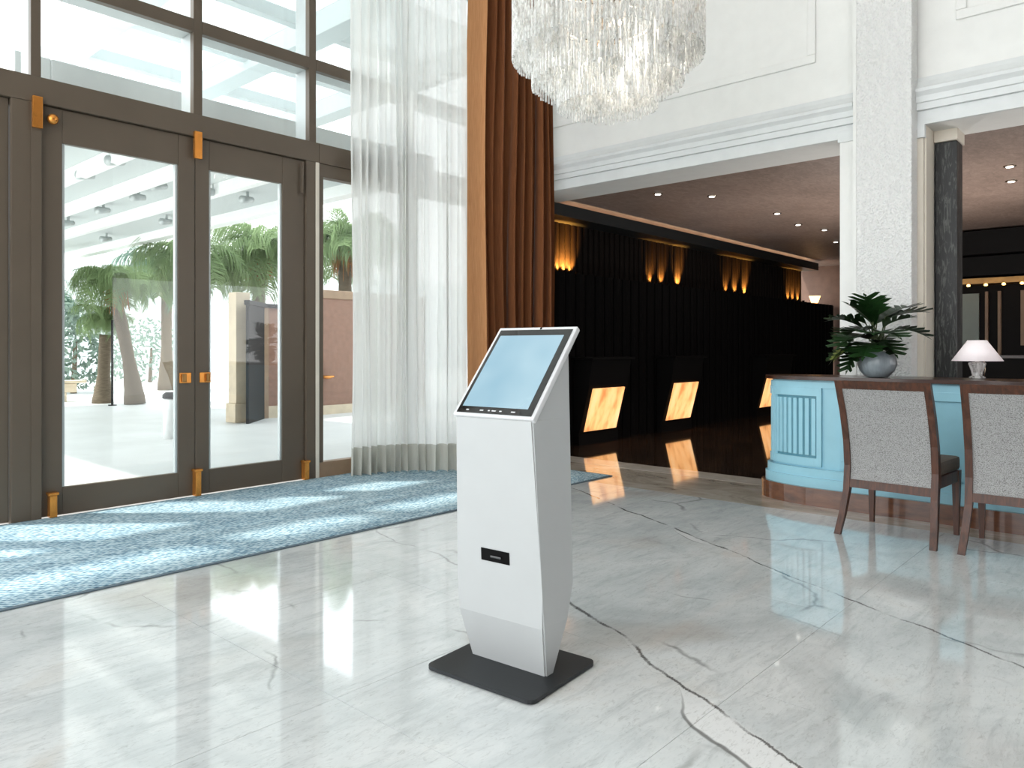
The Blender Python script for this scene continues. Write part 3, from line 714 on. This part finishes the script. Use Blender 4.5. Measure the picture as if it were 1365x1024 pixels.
# ------------------------------------------------------------------ curved blue desk
dk = thing('concierge_desk', 'powder blue desk with rounded fluted end, dark wooden top and plinth', 'desk', (5.83, 1.0, 0))
YC, XC = 1.95, 5.83
def outline(inset, n=28):
    rx, ry = 0.29 - inset, 0.57 - inset
    pts = [(XC - rx, -1.3 + inset)] + [(XC - rx * math.cos(PI * k / n), YC + ry * math.sin(PI * k / n)) for k in range(n + 1)] + [(XC + rx, -1.3 + inset)]
    return pts
def slab(nm, inset, z0, z1, mt):
    b = bmesh.new(); prism(b, [(x - 5.83, y - 1.0, z0) for x, y in outline(inset)], (0, 0, z1 - z0)); return link(nm, b, mt, dk)
slab('plinth', 0.0, 0.0, 0.13, 'plinth'); slab('base_moulding', 0.03, 0.13, 0.20, 'blue'); slab('base_step', 0.045, 0.20, 0.265, 'blue')
slab('body', 0.085, 0.265, 0.915, 'blue'); slab('frieze', 0.07, 0.86, 0.905, 'blue'); slab('top', 0.03, 0.918, 0.945, 'desk_top')
def arc_strip(nm, t0, t1, o0, o1, z0, z1, mt, n=8, par=None):
    """curved bar on the rounded end: angles t0..t1 (degrees), outward offsets o0..o1 from the body"""
    b = bmesh.new(); ss = []
    for k in range(n + 1):
        t_ = math.radians(t0 + (t1 - t0) * k / n)
        p = []
        for o in (o0, o1):
            rx, ry = 0.29 - 0.085 + o, 0.57 - 0.085 + o
            p.append((XC - rx * math.cos(t_) - 5.83, YC + ry * math.sin(t_) - 1.0))
        ss.append([(p[0][0], p[0][1], z0), (p[1][0], p[1][1], z0), (p[1][0], p[1][1], z1), (p[0][0], p[0][1], z1)])
    bar_sections(b, ss); return link(nm, b, mt, par or dk)
def arc_panel(t0, t1):
    arc_strip('panel_rail', t0, t1, 0.0, 0.02, 0.80, 0.86, 'blue'); arc_strip('panel_rail', t0, t1, 0.0, 0.02, 0.28, 0.34, 'blue')
    arc_strip('panel_stile', t0, t0 + 4, 0.0, 0.02, 0.34, 0.80, 'blue', 2); arc_strip('panel_stile', t1 - 4, t1, 0.0, 0.02, 0.34, 0.80, 'blue', 2)
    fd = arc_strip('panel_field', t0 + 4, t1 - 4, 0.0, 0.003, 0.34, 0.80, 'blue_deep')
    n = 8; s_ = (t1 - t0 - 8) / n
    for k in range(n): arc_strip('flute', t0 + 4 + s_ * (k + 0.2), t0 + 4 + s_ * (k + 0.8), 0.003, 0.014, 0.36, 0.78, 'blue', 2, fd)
arc_panel(4, 60); arc_panel(64, 116)
# straight panels of the front, seen between the chairs
for y0, y1 in ((0.95, 1.85), (0.0, 0.9), (-0.95, -0.05)):
    x = 5.54 + 0.085 - 5.83
    for a, b_ in (((y0, 0.28), (y1, 0.34)), ((y0, 0.80), (y1, 0.86)), ((y0, 0.34), (y0 + 0.06, 0.80)), ((y1 - 0.06, 0.34), (y1, 0.80))):
        bx('panel_frame', (x - 0.02, a[0] - 1.0, a[1]), (x, b_[0] - 1.0, b_[1]), 'blue', dk, 0.003)

# ------------------------------------------------------------------ chairs
def chair(label, loc, rz):
    t = thing('armless_chair', label, 'chair', loc, rz, 'chairs drawn up to the blue desk')
    hw_ = 0.27; th = 0.038
    prof = [(-0.045, 0.0, 0.026), (0.010, 0.12, 0.034), (0.055, 0.27, 0.042), (0.075, 0.42, 0.046), (0.055, 0.58, 0.042), (0.0, 0.76, 0.038), (-0.085, 0.955, 0.032)]
    for s_ in (1, -1):
        b = bmesh.new(); secs_ = []
        yc = s_ * (hw_ - th / 2)
        for x, z, w_ in prof:
            sp = s_ * 0.02 * max(0, (0.25 - z)) / 0.25
            secs_.append([(x - w_ / 2, yc - th / 2 + sp, z), (x + w_ / 2, yc - th / 2 + sp, z), (x + w_ / 2, yc + th / 2 + sp, z), (x - w_ / 2, yc + th / 2 + sp, z)])
        bar_sections(b, secs_); link('rear_leg', b, 'wood', t)
        b = bmesh.new(); bar_sections(b, [[(0.46 - w_, yc - w_, z), (0.46 + w_, yc - w_, z), (0.46 + w_, yc + w_, z), (0.46 - w_, yc + w_, z)] for z, w_ in ((0, 0.013), (0.40, 0.022))]); link('front_leg', b, 'wood', t)
        bx('side_rail', (0.09, yc - 0.014, 0.33), (0.445, yc + 0.014, 0.40), 'wood', t, 0.004)
    def xat(z):
        for (x0, z0, _), (x1, z1, _) in zip(prof, prof[1:]):
            if z0 <= z <= z1: return x0 + (x1 - x0) * (z - z0) / (z1 - z0)
    yi = hw_ - th
    def backpiece(nm, z0, z1, t0, t1, y, mt, n=6):
        b = bmesh.new(); s2 = []
        for k in range(n + 1):
            z = z0 + (z1 - z0) * k / n; x = xat(z)
            s2.append([(x + t0, -y, z), (x + t1, -y, z), (x + t1, y, z), (x + t0, y, z)])
        bar_sections(b, s2); return link(nm, b, mt, t)
    backpiece('top_rail', 0.905, 0.955, -0.016, 0.018, yi, 'wood', 2); backpiece('lower_rail', 0.285, 0.335, -0.018, 0.018, yi, 'wood', 2)
    backpiece('back_panel', 0.335, 0.905, -0.010, 0.012, yi, 'weave', 8); backpiece('back_cushion', 0.42, 0.90, 0.013, 0.05, yi - 0.01, 'seat', 8)
    bx('front_rail', (0.445, -yi, 0.33), (0.475, yi, 0.40), 'wood', t, 0.004)
    bx('seat_cushion', (0.10, -hw_ + 0.006, 0.401), (0.50, hw_ - 0.006, 0.485), 'seat', t, 0.022)
    return t
chair('walnut chair with grey woven back, the whole one beside the fluted desk end', (4.850, 1.335, 0), math.radians(-4))
chair('walnut chair with grey woven back cut off by the right edge', (4.845, 0.660, 0), math.radians(1))

# ------------------------------------------------------------------ plant on the desk
pt = thing('potted_plant', 'dark green split leaf plant in a ribbed grey blue pot on the desk', 'plant', (5.70, 1.63, 0.946))
b = bmesh.new(); lathe(b, [(0.055, 0.0), (0.075, 0.006), (0.112, 0.05), (0.128, 0.095), (0.122, 0.14), (0.105, 0.178), (0.098, 0.188), (0.092, 0.186), (0.094, 0.16)], 96, (0, 0, 0), 0.012, 32); pot = link('pot', b, 'vase', pt, True)
b = bmesh.new(); lathe(b, [(0.01, 0.150), (0.095, 0.158), (0.09, 0.162), (0.01, 0.166)], 24); link('soil', b, 'soil', pot)
def leaf_mesh(seed, L=0.2, W_=0.1, lobes=8):
    rnd = random.Random(seed); b = bmesh.new()
    def pt_(u, v):   # u along, v sideways; cup and droop
        return Vector((u * L, v * W_, -0.10 * L * (u ** 2) * 1.6 + 0.25 * abs(v) * W_ - 0.12 * u * u * L))
    n = lobes; wr_ = 0.10
    sp = [b.verts.new(pt_(i / n, 0)) for i in range(n + 1)]
    for s_ in (1, -1):
        mid = [b.verts.new(pt_(i / n, s_ * wr_ * 2.2 * math.sin(PI * (0.12 + 0.8 * i / n)))) for i in range(n + 1)]
        for i in range(n):
            b.faces.new((sp[i], sp[i + 1], mid[i + 1], mid[i]))
            u0, u1 = i / n, (i + 1) / n; ln_ = (0.45 + 0.75 * math.sin(PI * (0.18 + 0.72 * (i + 0.5) / n))) * rnd.uniform(0.85, 1.1)
            um = (u0 + u1) / 2 + 0.16 + 0.05 * rnd.random()
            a = b.verts.new(pt_(um - 0.08, s_ * ln_ * 0.72)); c_ = b.verts.new(pt_(um + 0.085, s_ * ln_ * 0.70)); e_ = b.verts.new(pt_(um + 0.05, s_ * ln_))
            b.faces.new((mid[i], mid[i + 1], c_, a)); b.faces.new((a, c_, e_))
    tip = b.verts.new(pt_(1.22, 0)); a = b.verts.new(pt_(1.06, 0.12)); c_ = b.verts.new(pt_(1.06, -0.12))
    b.faces.new((sp[-1], a, tip)); b.faces.new((sp[-1], tip, c_))
    bmesh.ops.solidify(b, geom=b.faces[:], thickness=0.0015)
    return b
protos = [leaf_mesh(s_, 0.21, 0.13, 5) for s_ in (1, 2, 3)]
pl_objs = []
# view right = (0.668,-0.744); away = (0.744,0.668)
RV, AV = Vector((0.668, -0.744, 0)), Vector((0.744, 0.668, 0))
leafspec = [  # right, away, up of the leaf base; heading right/away/up; scale
    (-0.06, 0.02, 0.40, -0.9, 0.1, 0.35, 1.0), (-0.02, -0.02, 0.44, -0.3, -0.3, 0.75, 0.85), (0.10, 0.0, 0.42, 0.8, -0.1, 0.45, 1.05), (0.05, 0.05, 0.40, 0.4, 0.5, 0.6, 0.95),
    (0.17, -0.02, 0.36, 0.9, -0.2, 0.0, 0.85), (-0.10, -0.03, 0.32, -0.9, -0.3, -0.1, 0.95), (-0.12, 0.03, 0.26, -0.9, 0.2, -0.35, 0.9), (-0.06, -0.06, 0.26, -0.6, -0.7, -0.2, 0.85),
    (0.02, -0.06, 0.33, 0.1, -0.9, 0.1, 0.85), (0.06, 0.06, 0.30, 0.5, 0.8, 0.1, 0.85), (-0.04, 0.08, 0.34, -0.3, 0.9, 0.2, 0.9), (-0.02, 0.0, 0.36, -0.7, -0.1, 0.05, 0.8),
    (0.06, -0.03, 0.37, 0.5, -0.5, 0.5, 0.8), (-0.09, 0.0, 0.36, -0.7, 0.35, 0.6, 0.9), (-0.13, -0.02, 0.20, -0.8, -0.2, -0.6, 0.7), (-0.02, 0.03, 0.42, 0.15, 0.1, 0.95, 0.7), (-0.07, -0.04, 0.29, -0.8, -0.4, 0.2, 0.95), (-0.03, -0.05, 0.31, -0.4, -0.8, 0.3, 0.95), (0.0, 0.0, 0.38, -0.5, 0.0, 0.75, 1.0), (-0.10, 0.02, 0.22, -0.95, 0.0, -0.1, 0.85), (0.08, -0.02, 0.44, 0.75, 0.2, 0.55, 0.95), (0.01, -0.03, 0.28, 0.2, -0.7, -0.2, 0.8)]
for k, (r_, a_, u_, hr, ha, hu, s_) in enumerate(leafspec):
    bp = RV * (r_ * 0.85 - 0.02) + AV * a_ + Vector((0, 0, u_ - 0.015)); h = (RV * hr + AV * ha + Vector((0, 0, hu))).normalized()
    side = Vector((0, 0, 1)).cross(h).normalized(); upv = h.cross(side)
    mt = Matrix((h, side, upv)).transposed().to_4x4()
    if k < 3: lf = link('leaf', protos[k], 'leaf', pt)
    else: lf = bpy.data.objects.new('leaf', pl_objs[k % 3].data); C.objects.link(lf); lf.parent = pt
    pl_objs.append(lf); lf.matrix_local = Matrix.Translation(bp) @ mt @ Matrix.Scale(s_ * 1.08, 4)
    b = bmesh.new(); q = Vector((0.03 * math.cos(k * 2.4), 0.03 * math.sin(k * 2.4), 0.15))
    tube(b, [q, q.lerp(bp, 0.5) + Vector((0, 0, 0.04)), bp, bp + h * 0.05], [0.006, 0.005, 0.004, 0.002], 6); link('stem', b, 'stem', pt, True)
lf = bpy.data.objects.new('leaf', leaf_pale_me := pl_objs[0].data.copy()); C.objects.link(lf); lf.parent = pt; lf['label'] = 'pale yellow green drooping leaf'
leaf_pale_me.materials.clear(); leaf_pale_me.materials.append(M['leaf_pale'])
h = (RV * -0.9 + Vector((0, 0, -0.35))).normalized(); side = Vector((0, 0, 1)).cross(h).normalized()
bp = RV * -0.20 + Vector((0, 0, 0.20)); lf.matrix_local = Matrix.Translation(bp) @ Matrix((h, side, h.cross(side))).transposed().to_4x4() @ Matrix.Scale(0.55, 4)
b = bmesh.new(); tube(b, [(0, 0, 0.15), RV * -0.1 + Vector((0, 0, 0.24)), bp], 0.004, 6); link('stem', b, 'stem', pt, True)

# ------------------------------------------------------------------ lamp on the desk
lt = thing('table_lamp', 'table lamp with white cone shade and cut crystal base on the desk', 'lamp', (5.98, 1.065, 0.946))
b = bmesh.new(); lathe(b, [(0.045, 0.0), (0.05, 0.008), (0.03, 0.02), (0.036, 0.05), (0.052, 0.10), (0.05, 0.108), (0.012, 0.115), (0.008, 0.20)], 24, (0, 0, 0), 0.05, 12); link('crystal_base', b, 'crystal', lt, True)
b = bmesh.new()
pr2 = [(0.172, 0.118), (0.062, 0.275)]
lathe(b, [(0.151, 0.12), (0.155, 0.12), (0.058, 0.262), (0.054, 0.262)], 40); link('lamp_shade', b, 'shade', lt, True)
b = bmesh.new(); tube(b, [(0.062, -0.03, 0.12), (0.075, -0.035, 0.06), (0.06, -0.03, 0.004)], 0.003, 6); link('cord', b, 'chrome', lt, True)

# ------------------------------------------------------------------ chandelier
ch = thing('chandelier', 'tiered round chandelier of clear hanging crystal rods', 'chandelier', (4.15, 2.87, 2.70))
def rod_mesh(L_, r=0.006):
    b = bmesh.new(); lathe(b, [(r, 0), (r, L_ - 0.02), (r * 0.4, L_)], 5); return b
def ring(r, z, rad=0.012, mt='chrome'):
    b = bmesh.new(); n = 48; rs = []
    for k in range(n):
        a = 2 * PI * k / n; rs.append([b.verts.new(((r + rad * math.cos(q * PI / 3)) * math.cos(a), (r + rad * math.cos(q * PI / 3)) * math.sin(a), z + rad * math.sin(q * PI / 3))) for q in range(6)])
    for k in range(n):
        for q in range(6): b.faces.new((rs[k][q], rs[(k + 1) % n][q], rs[(k + 1) % n][(q + 1) % 6], rs[k][(q + 1) % 6]))
    return link('ring', b, mt, ch, True)
for r, z in ((0.62, 1.05), (0.60, 0.72), (0.44, 0.68), (0.30, 0.62)): ring(r, z)
def tier(r, n, z0, z1, rr, jit=0.0):
    o = link('crystal_rod', rod_mesh(z1 - z0, rr), 'crystal', ch)
    o.location = (r, 0, z0)
    for k in range(1, n):
        a = 2 * PI * k / n; share('crystal_rod', o, ch, (r * math.cos(a), r * math.sin(a), z0 + random.uniform(-jit, jit)))
tier(0.63, 116, 0.38, 1.05, 0.008, jit=0.01); tier(0.50, 96, 0.20, 0.70, 0.007, jit=0.012); tier(0.33, 80, 0.05, 0.62, 0.007, jit=0.012)
# dense fill of short crystals between the tiers
b = bmesh.new(); rnd = random.Random(5)
for k in range(1500):
    r = 0.62 * math.sqrt(rnd.random()); a = rnd.uniform(0, 2 * PI)
    zb = 0.03 + 0.40 * (r / 0.63) ** 2.2 + rnd.uniform(-0.015, 0.02); L_ = rnd.uniform(0.08, 0.2)
    x, y, s_ = r * math.cos(a), r * math.sin(a), 0.0065
    vs_ = [b.verts.new((x + s_ * math.cos(q * 2.094 + a), y + s_ * math.sin(q * 2.094 + a), zb + 0.012)) for q in range(3)]
    vt = [b.verts.new((v.co.x, v.co.y, zb + L_)) for v in vs_]; tp = b.verts.new((x, y, zb))
    for q in range(3):
        b.faces.new((vs_[q], vs_[(q + 1) % 3], vt[(q + 1) % 3], vt[q])); b.faces.new((vs_[q], tp, vs_[(q + 1) % 3]))
o = link('crystal_fill', b, 'crystal', ch); o['kind'] = 'stuff'
b = bmesh.new(); lathe(b, [(0.50, 1.06), (0.64, 1.07), (0.64, 1.10), (0.50, 1.11)], 48); link('top_plate', b, 'chrome', ch, True)
b = bmesh.new(); tube(b, [(0, 0, 0.6), (0, 0, 3.80)], 0.02, 10); link('hanging_rod', b, 'chrome', ch, True)
b = bmesh.new(); lathe(b, [(0.10, 0.62), (0.13, 0.66), (0.13, 1.0), (0.10, 1.05)], 20); link('core', b, 'chrome', ch, True)
L = bpy.data.lights.new('chandelier_lamp', 'POINT'); L.energy = 20; L.color = (1.0, 0.93, 0.84); L.shadow_soft_size = 0.1
lo_ = bpy.data.objects.new('chandelier_lamp', L); C.objects.link(lo_); lo_.location = (0.25, 0.0, 0.5); lo_.parent = ch

# ------------------------------------------------------------------ outdoors
pg = bx('ground', (-60, WY + 0.22, -0.12), (80, 90, -0.01), 'plaza'); struct(pg, 'pale paved forecourt outside the doors', 'ground')
CZ = 3.1
cn = thing('entrance_canopy', 'white ribbed canopy roof over the forecourt', 'canopy', (3.7, 12, CZ))
bx('roof_slab', (-1.8, -5.4, 0.12), (1.9, 6, 0.20), 'canopy', cn)
bx('edge_beam', (-2.04, -5.6, -0.10), (-1.8, 6, 0.25), 'canopy_rib', cn, 0.01); bx('edge_beam', (1.9, -5.6, -0.02), (2.1, 6, 0.25), 'canopy_rib', cn, 0.01)
bx('front_beam', (-1.8, -5.6, 0.0), (1.9, -5.4, 0.25), 'canopy_rib', cn, 0.01)
for x in (-1.3, -0.65, 0.05, 0.85): bx('rib', (x - 0.05, -5.4, -0.03), (x + 0.05, 6, 0.119), 'canopy_rib', cn, 0.006)
for x, y in ((-1.92, -5.5), (2.0, 0.08), (-1.92, 5.8)): bx('canopy_post', (x - 0.1, y - 0.1, -CZ - 0.01), (x + 0.1, y + 0.1, -0.101 if x < 0 else -0.021), 'canopy_rib', cn, 0.01)
def at(px, d, z):
    u = (px - 682.5) / 1000; a = math.radians(41.9)
    return (d * (math.cos(a) + u * math.sin(a)), d * (math.sin(a) - u * math.cos(a)), z)
def canopy_xy(px, py): return alcove_xy(px, py, CZ)
WHERE = ['in the first bay, nearest the top rail of the wide door', 'left of the first, in the first bay', 'in the middle of the second bay', 'at the right of the second bay', 'in the third bay', 'at the left edge of the wide door pane', 'in the last bay, lowest of all', 'in the third bay by the right stile of the wide door', 'seen through the narrower door, left one', 'seen through the narrower door, right one']
for k, (px, py) in enumerate(((155, 217), (115, 236), (185, 265), (213, 250), (138, 282), (91, 299), (142, 320), (222, 297), (285, 258), (330, 268))):
    x, y = canopy_xy(px, py)
    t = thing('canopy_spotlight', 'small canopy spotlight ' + WHERE[k], 'spotlight', (x, y, CZ + 0.12), 0, 'spotlights under the canopy')
    b = bmesh.new(); tube(b, [(0, 0, 0), (0, 0, -0.10)], 0.02, 8); link('stem', b, 'alu', t)
    b = bmesh.new(); tube(b, [(-0.10, -0.04, -0.12), (0.08, 0.03, -0.09)], [0.055, 0.04], 10); link('lamp_head', b, 'alu', t, True)
gc = thing('glass_canopy', 'high glazed roof of white beams above the doors', 'canopy', (4.6, 8.4, 4.6))
for x in (-1.55, 0.1, 1.75): bx('beam', (x - 0.13, -2.465, -0.1), (x + 0.13, 2.6, 0.18), 'canopy', gc, 0.01)
for y in (-1.3, 0.0, 1.3, 2.5):
    for x0, x1 in ((-1.42, -0.03), (0.23, 1.62)): bx('cross_beam', (x0, y - 0.06, 0.0), (x1, y + 0.06, 0.14), 'canopy', gc, 0.008)
for x0, x1 in ((-1.42, -0.03), (0.23, 1.62)): bx('roof_pane', (x0, -2.4, 0.145), (x1, 2.6, 0.16), 'frosted', gc)
# sandstone pillar, black portal and brown walls
t = thing('sandstone_pillar', 'pale sandstone pillar beside the black portal', 'pillar', at(319, 11.9, -0.01))
bx('shaft', (-0.12, -0.12, 0.3), (0.12, 0.12, 2.05), 'sandstone', t, 0.01); bx('base', (-0.15, -0.15, 0), (0.15, 0.15, 0.3), 'sandstone', t, 0.01)
t = thing('portal', 'black framed portal with brown panel across the forecourt', 'portal', (5.90, 10.75, -0.01))
b = bmesh.new(); prism(b, [(0, 0, 0), (0.61, 0.60, 0), (0.58, 0.63, 0), (-0.03, 0.03, 0)], (0, 0, 1.84)); link('frame_side', b, 'portal_black', t)
b = bmesh.new(); prism(b, [(-0.06, 0.03, 1.84), (0.0, -0.03, 1.84), (0.68, 0.62, 1.84), (1.45, 0.62, 1.84), (1.45, 0.80, 1.84), (0.60, 0.72, 1.84)], (0, 0, 0.07)); link('frame_head', b, 'portal_black', t)
bx('brown_panel', (0.70, 0.66, 0.2), (1.45, 0.8, 1.84), 'portal_brown', t); bx('panel_base', (0.70, 0.63, 0.0), (1.45, 0.82, 0.2), 'sandstone', t); bx('panel_edge', (0.62, 0.62, 0.0), (0.70, 0.82, 1.84), 'tan_post', t)
t = thing('garden_screen', 'brown rendered screen wall seen through the sidelight', 'wall', (7.5, 11.3, -0.01))
bx('wall_body', (-0.1, 0, 0.16), (2.5, 0.25, 2.05), 'portal_brown', t); bx('coping', (-0.12, -0.02, 2.05), (2.52, 0.27, 2.20), 'tan_post', t, 0.01); bx('wall_base', (-0.12, -0.02, 0), (2.52, 0.27, 0.16), 'sandstone', t)
t2 = thing('brass_bowl', 'small gold bowl on a bracket on the brown screen wall', 'lamp', (7.62, 11.28, 0.62))  # unclear gold mark, built as a brass bowl on a bracket
b = bmesh.new(); lathe(b, [(0.04, 0), (0.13, 0.04), (0.12, 0.06), (0.03, 0.03)], 14, (0, -0.1, 0)); link('bowl', b, 'brass', t2, True); bx('bracket', (-0.02, -0.1, 0.0), (0.02, 0.018, 0.03), 'brass', t2)
# planter wall and white building
t = thing('planter_wall', 'low pale stone planter wall under the palms', 'planter', (4.4, 18.2, -0.01))
for r_ in range(2):
    for k in range(6): bx('stone_block', (-1.2 + 0.42 * k + 0.2 * r_, 0, 0.2 * r_), (-1.2 + 0.42 * k + 0.41 + 0.2 * r_, 0.3, 0.195 + 0.2 * r_), 'sandstone', t, 0.008)
bx('coping', (-1.3, -0.03, 0.40), (1.7, 0.33, 0.46), 'sandstone', t, 0.01)
t = thing('white_building', 'pale white building hazy in the far background', 'building', (12, 34, -0.01))
bx('wall_body', (-22, 0, 0), (22, 0.4, 5.0), 'far_white', t); bx('parapet', (-22.2, -0.1, 5.0), (22.2, 0.5, 5.3), 'canopy_rib', t)
for k in range(9):
    x = -18 + 4.2 * k
    bx('window_frame', (x, -0.05, 1.2), (x + 1.8, 0.0, 3.2), 'alu', t, 0.01)
t = thing('bollard', 'short white bollard with a black cap in the forecourt', 'bollard', (4.25, 9.75, -0.01))
b = bmesh.new(); lathe(b, [(0.075, 0), (0.075, 0.50), (0.06, 0.52)], 16); link('post', b, 'canopy_rib', t, True)
b = bmesh.new(); lathe(b, [(0.085, 0.52), (0.085, 0.57), (0.05, 0.60)], 16); link('cap', b, 'portal_black', t, True)
t = thing('sign_pole', 'thin dark pole standing between the two palm trunks', 'pole', (5.95, 16.3, -0.01))
b = bmesh.new(); tube(b, [(0, 0, 0.02), (0, 0, 1.75)], 0.025, 8); link('shaft', b, 'portal_black', t, True); b = bmesh.new(); lathe(b, [(0.08, 0), (0.08, 0.02)], 12); link('foot', b, 'portal_black', t)

def frond_mesh(seed, L_=1.6, nl=54, ll=0.72, droop=1.0):
    rnd = random.Random(seed); b = bmesh.new()
    pts = []
    for i in range(13):
        u = i / 12; a = math.radians(62) - u * math.radians(130) * droop
        pts.append(Vector((0, 0, 0)) if i == 0 else pts[-1] + Vector((math.cos(a), 0, math.sin(a))) * (L_ / 12))
    tube(b, pts, [0.018 * (1 - 0.8 * i / 12) for i in range(13)], 4)
    for k in range(nl):
        u = 0.08 + 0.92 * (k + rnd.random()) / nl; f = u * 12; i = min(11, int(f)); p = pts[i].lerp(pts[i + 1], f - i); tg = (pts[i + 1] - pts[i]).normalized()
        for s_ in (1, -1):
            l_ = ll * (0.45 + 0.7 * math.sin(PI * (0.15 + 0.7 * u))) * rnd.uniform(0.75, 1.2)
            d0 = (tg * 0.5 + Vector((0, s_ * rnd.uniform(0.5, 0.9), 0.15))).normalized()
            q1 = p + d0 * l_ * 0.35; q2 = q1 + (d0 * 0.5 + Vector((0, 0, -0.9))).normalized() * l_ * 0.35; q3 = q2 + Vector((rnd.uniform(-.1, .1), rnd.uniform(-.1, .1), -1)) * l_ * 0.5
            wv_ = tg.cross(d0).normalized().cross(d0).normalized() * 0.0085
            v_ = [b.verts.new(p - wv_), b.verts.new(p + wv_), b.verts.new(q1 - wv_ * 1.3), b.verts.new(q1 + wv_ * 1.3), b.verts.new(q2 - wv_), b.verts.new(q2 + wv_), b.verts.new(q3)]
            b.faces.new((v_[0], v_[1], v_[3], v_[2])); b.faces.new((v_[2], v_[3], v_[5], v_[4])); b.faces.new((v_[4], v_[5], v_[6]))
    return b
FR = {}
def palm(label, base, top, rad, nfr, scale, seed, mat='frond', thatch=True):
    rnd = random.Random(seed)
    t = thing('palm_tree', label, 'palm', base)
    tp = Vector(top) - Vector(base)
    b = bmesh.new(); n = 14
    tube(b, [(tp.x * (k / n) ** 1.3 , tp.y * (k / n) ** 1.3, tp.z * k / n) for k in range(n + 1)], [rad * (1.5 - 0.65 * min(1, k / n * 2.5)) * (1 + 0.05 * (k % 2)) for k in range(n + 1)], 12); link('trunk', b, 'palm_trunk', t, True)
    if thatch:
        b = bmesh.new()
        for k in range(120):
            a = rnd.uniform(0, 2 * PI); r = rad * rnd.uniform(0.8, 1.7); z0 = tp.z + rnd.uniform(-0.05, 0.35); l_ = rnd.uniform(0.15, 0.4)
            tube(b, [(tp.x + rad * 0.4 * math.cos(a), tp.y + rad * 0.4 * math.sin(a), z0 - 0.05), (tp.x + r * math.cos(a), tp.y + r * math.sin(a), z0), (tp.x + r * 1.2 * math.cos(a), tp.y + r * 1.2 * math.sin(a), z0 - l_)], [0.02, 0.014, 0.004], 3)
        o = link('dry_thatch', b, 'dead', t); o['kind'] = 'stuff'
    for k in range(nfr):
        key = (mat, k % 3)
        if key not in FR:
            FR[key] = link('frond', frond_mesh(20 + k % 3, droop=(1.0, 0.75, 1.2)[k % 3]), mat, t); o = FR[key]
        else:
            o = bpy.data.objects.new('frond', FR[key].data); C.objects.link(o); o.parent = t
        o.location = (tp.x, tp.y, tp.z + 0.25 + rnd.uniform(-0.08, 0.1)); s_ = scale * rnd.uniform(0.8, 1.15); o.scale = (s_, s_, s_)
        o.rotation_euler = (0, rnd.uniform(-0.7, 0.55), 2 * PI * k / nfr * 1.0 + rnd.uniform(-0.2, 0.2))
    return t
palm('leaning palm with orange brown thatch below its crown', at(180, 15.7, -0.01), at(154, 15.7, 2.2), 0.14, 26, 0.62, 1)
palm('shorter palm left of the leaning palm', at(137, 16.0, -0.01), at(141, 16.0, 1.45), 0.14, 22, 0.42, 2, thatch=False)
palm('palm with long weeping fronds behind the meeting door edges', at(256, 14.2, -0.01), at(258, 14.2, 2.45), 0.14, 28, 0.72, 3)
palm('palm with weeping fronds behind the portal', at(345, 15.5, -0.01), at(345, 15.5, 2.75), 0.15, 28, 0.80, 4)
palm('palm seen through the sidelight beside the curtain', at(460, 15.0, -0.01), at(460, 15.0, 2.9), 0.15, 28, 0.80, 5)
palm('dark green palm at the left beyond the doors', at(45, 20, -0.01), at(47, 20, 2.2), 0.16, 22, 0.75, 6, 'frond_dark')
palm('blue green palm beyond the two trunks', at(222, 21, -0.01), at(222, 21, 2.9), 0.16, 22, 0.8, 7, 'frond_dark')
def bush(label, px, d, r, h, seed, nlv=900):
    rnd = random.Random(seed); t = thing('shrub', label, 'shrub', at(px, d, -0.01))
    b = bmesh.new()
    for k in range(nlv):
        a = rnd.uniform(0, 2 * PI); e = math.acos(rnd.uniform(0, 1)); q = rnd.uniform(0.75, 1.05)
        c_ = Vector((r * q * math.sin(e) * math.cos(a), r * q * math.sin(e) * math.sin(a), 0.1 + h * q * math.cos(e)))
        u = Vector((rnd.gauss(0, 1), rnd.gauss(0, 1), rnd.gauss(0, 1))).normalized() * 0.11; v = u.cross(Vector((rnd.gauss(0, 1), rnd.gauss(0, 1), rnd.gauss(0, 1)))).normalized() * 0.045
        b.faces.new([b.verts.new(c_ - u), b.verts.new(c_ + v), b.verts.new(c_ + u), b.verts.new(c_ - v)])
    o = link('foliage', b, 'bush', t); o['kind'] = 'stuff'
    b = bmesh.new(); tube(b, [(0, 0, 0), (0.05, 0, h * 0.6)], [0.08, 0.04], 8); link('stem', b, 'palm_trunk', t)
bush('tall grey green shrub at the left behind the planter wall', 98, 19.5, 0.8, 2.3, 1); bush('rounded grey green shrub beside the building', 25, 20.5, 1.3, 1.6, 2); bush('wide shrub behind the leaning palm', 200, 26, 1.6, 2.0, 3)
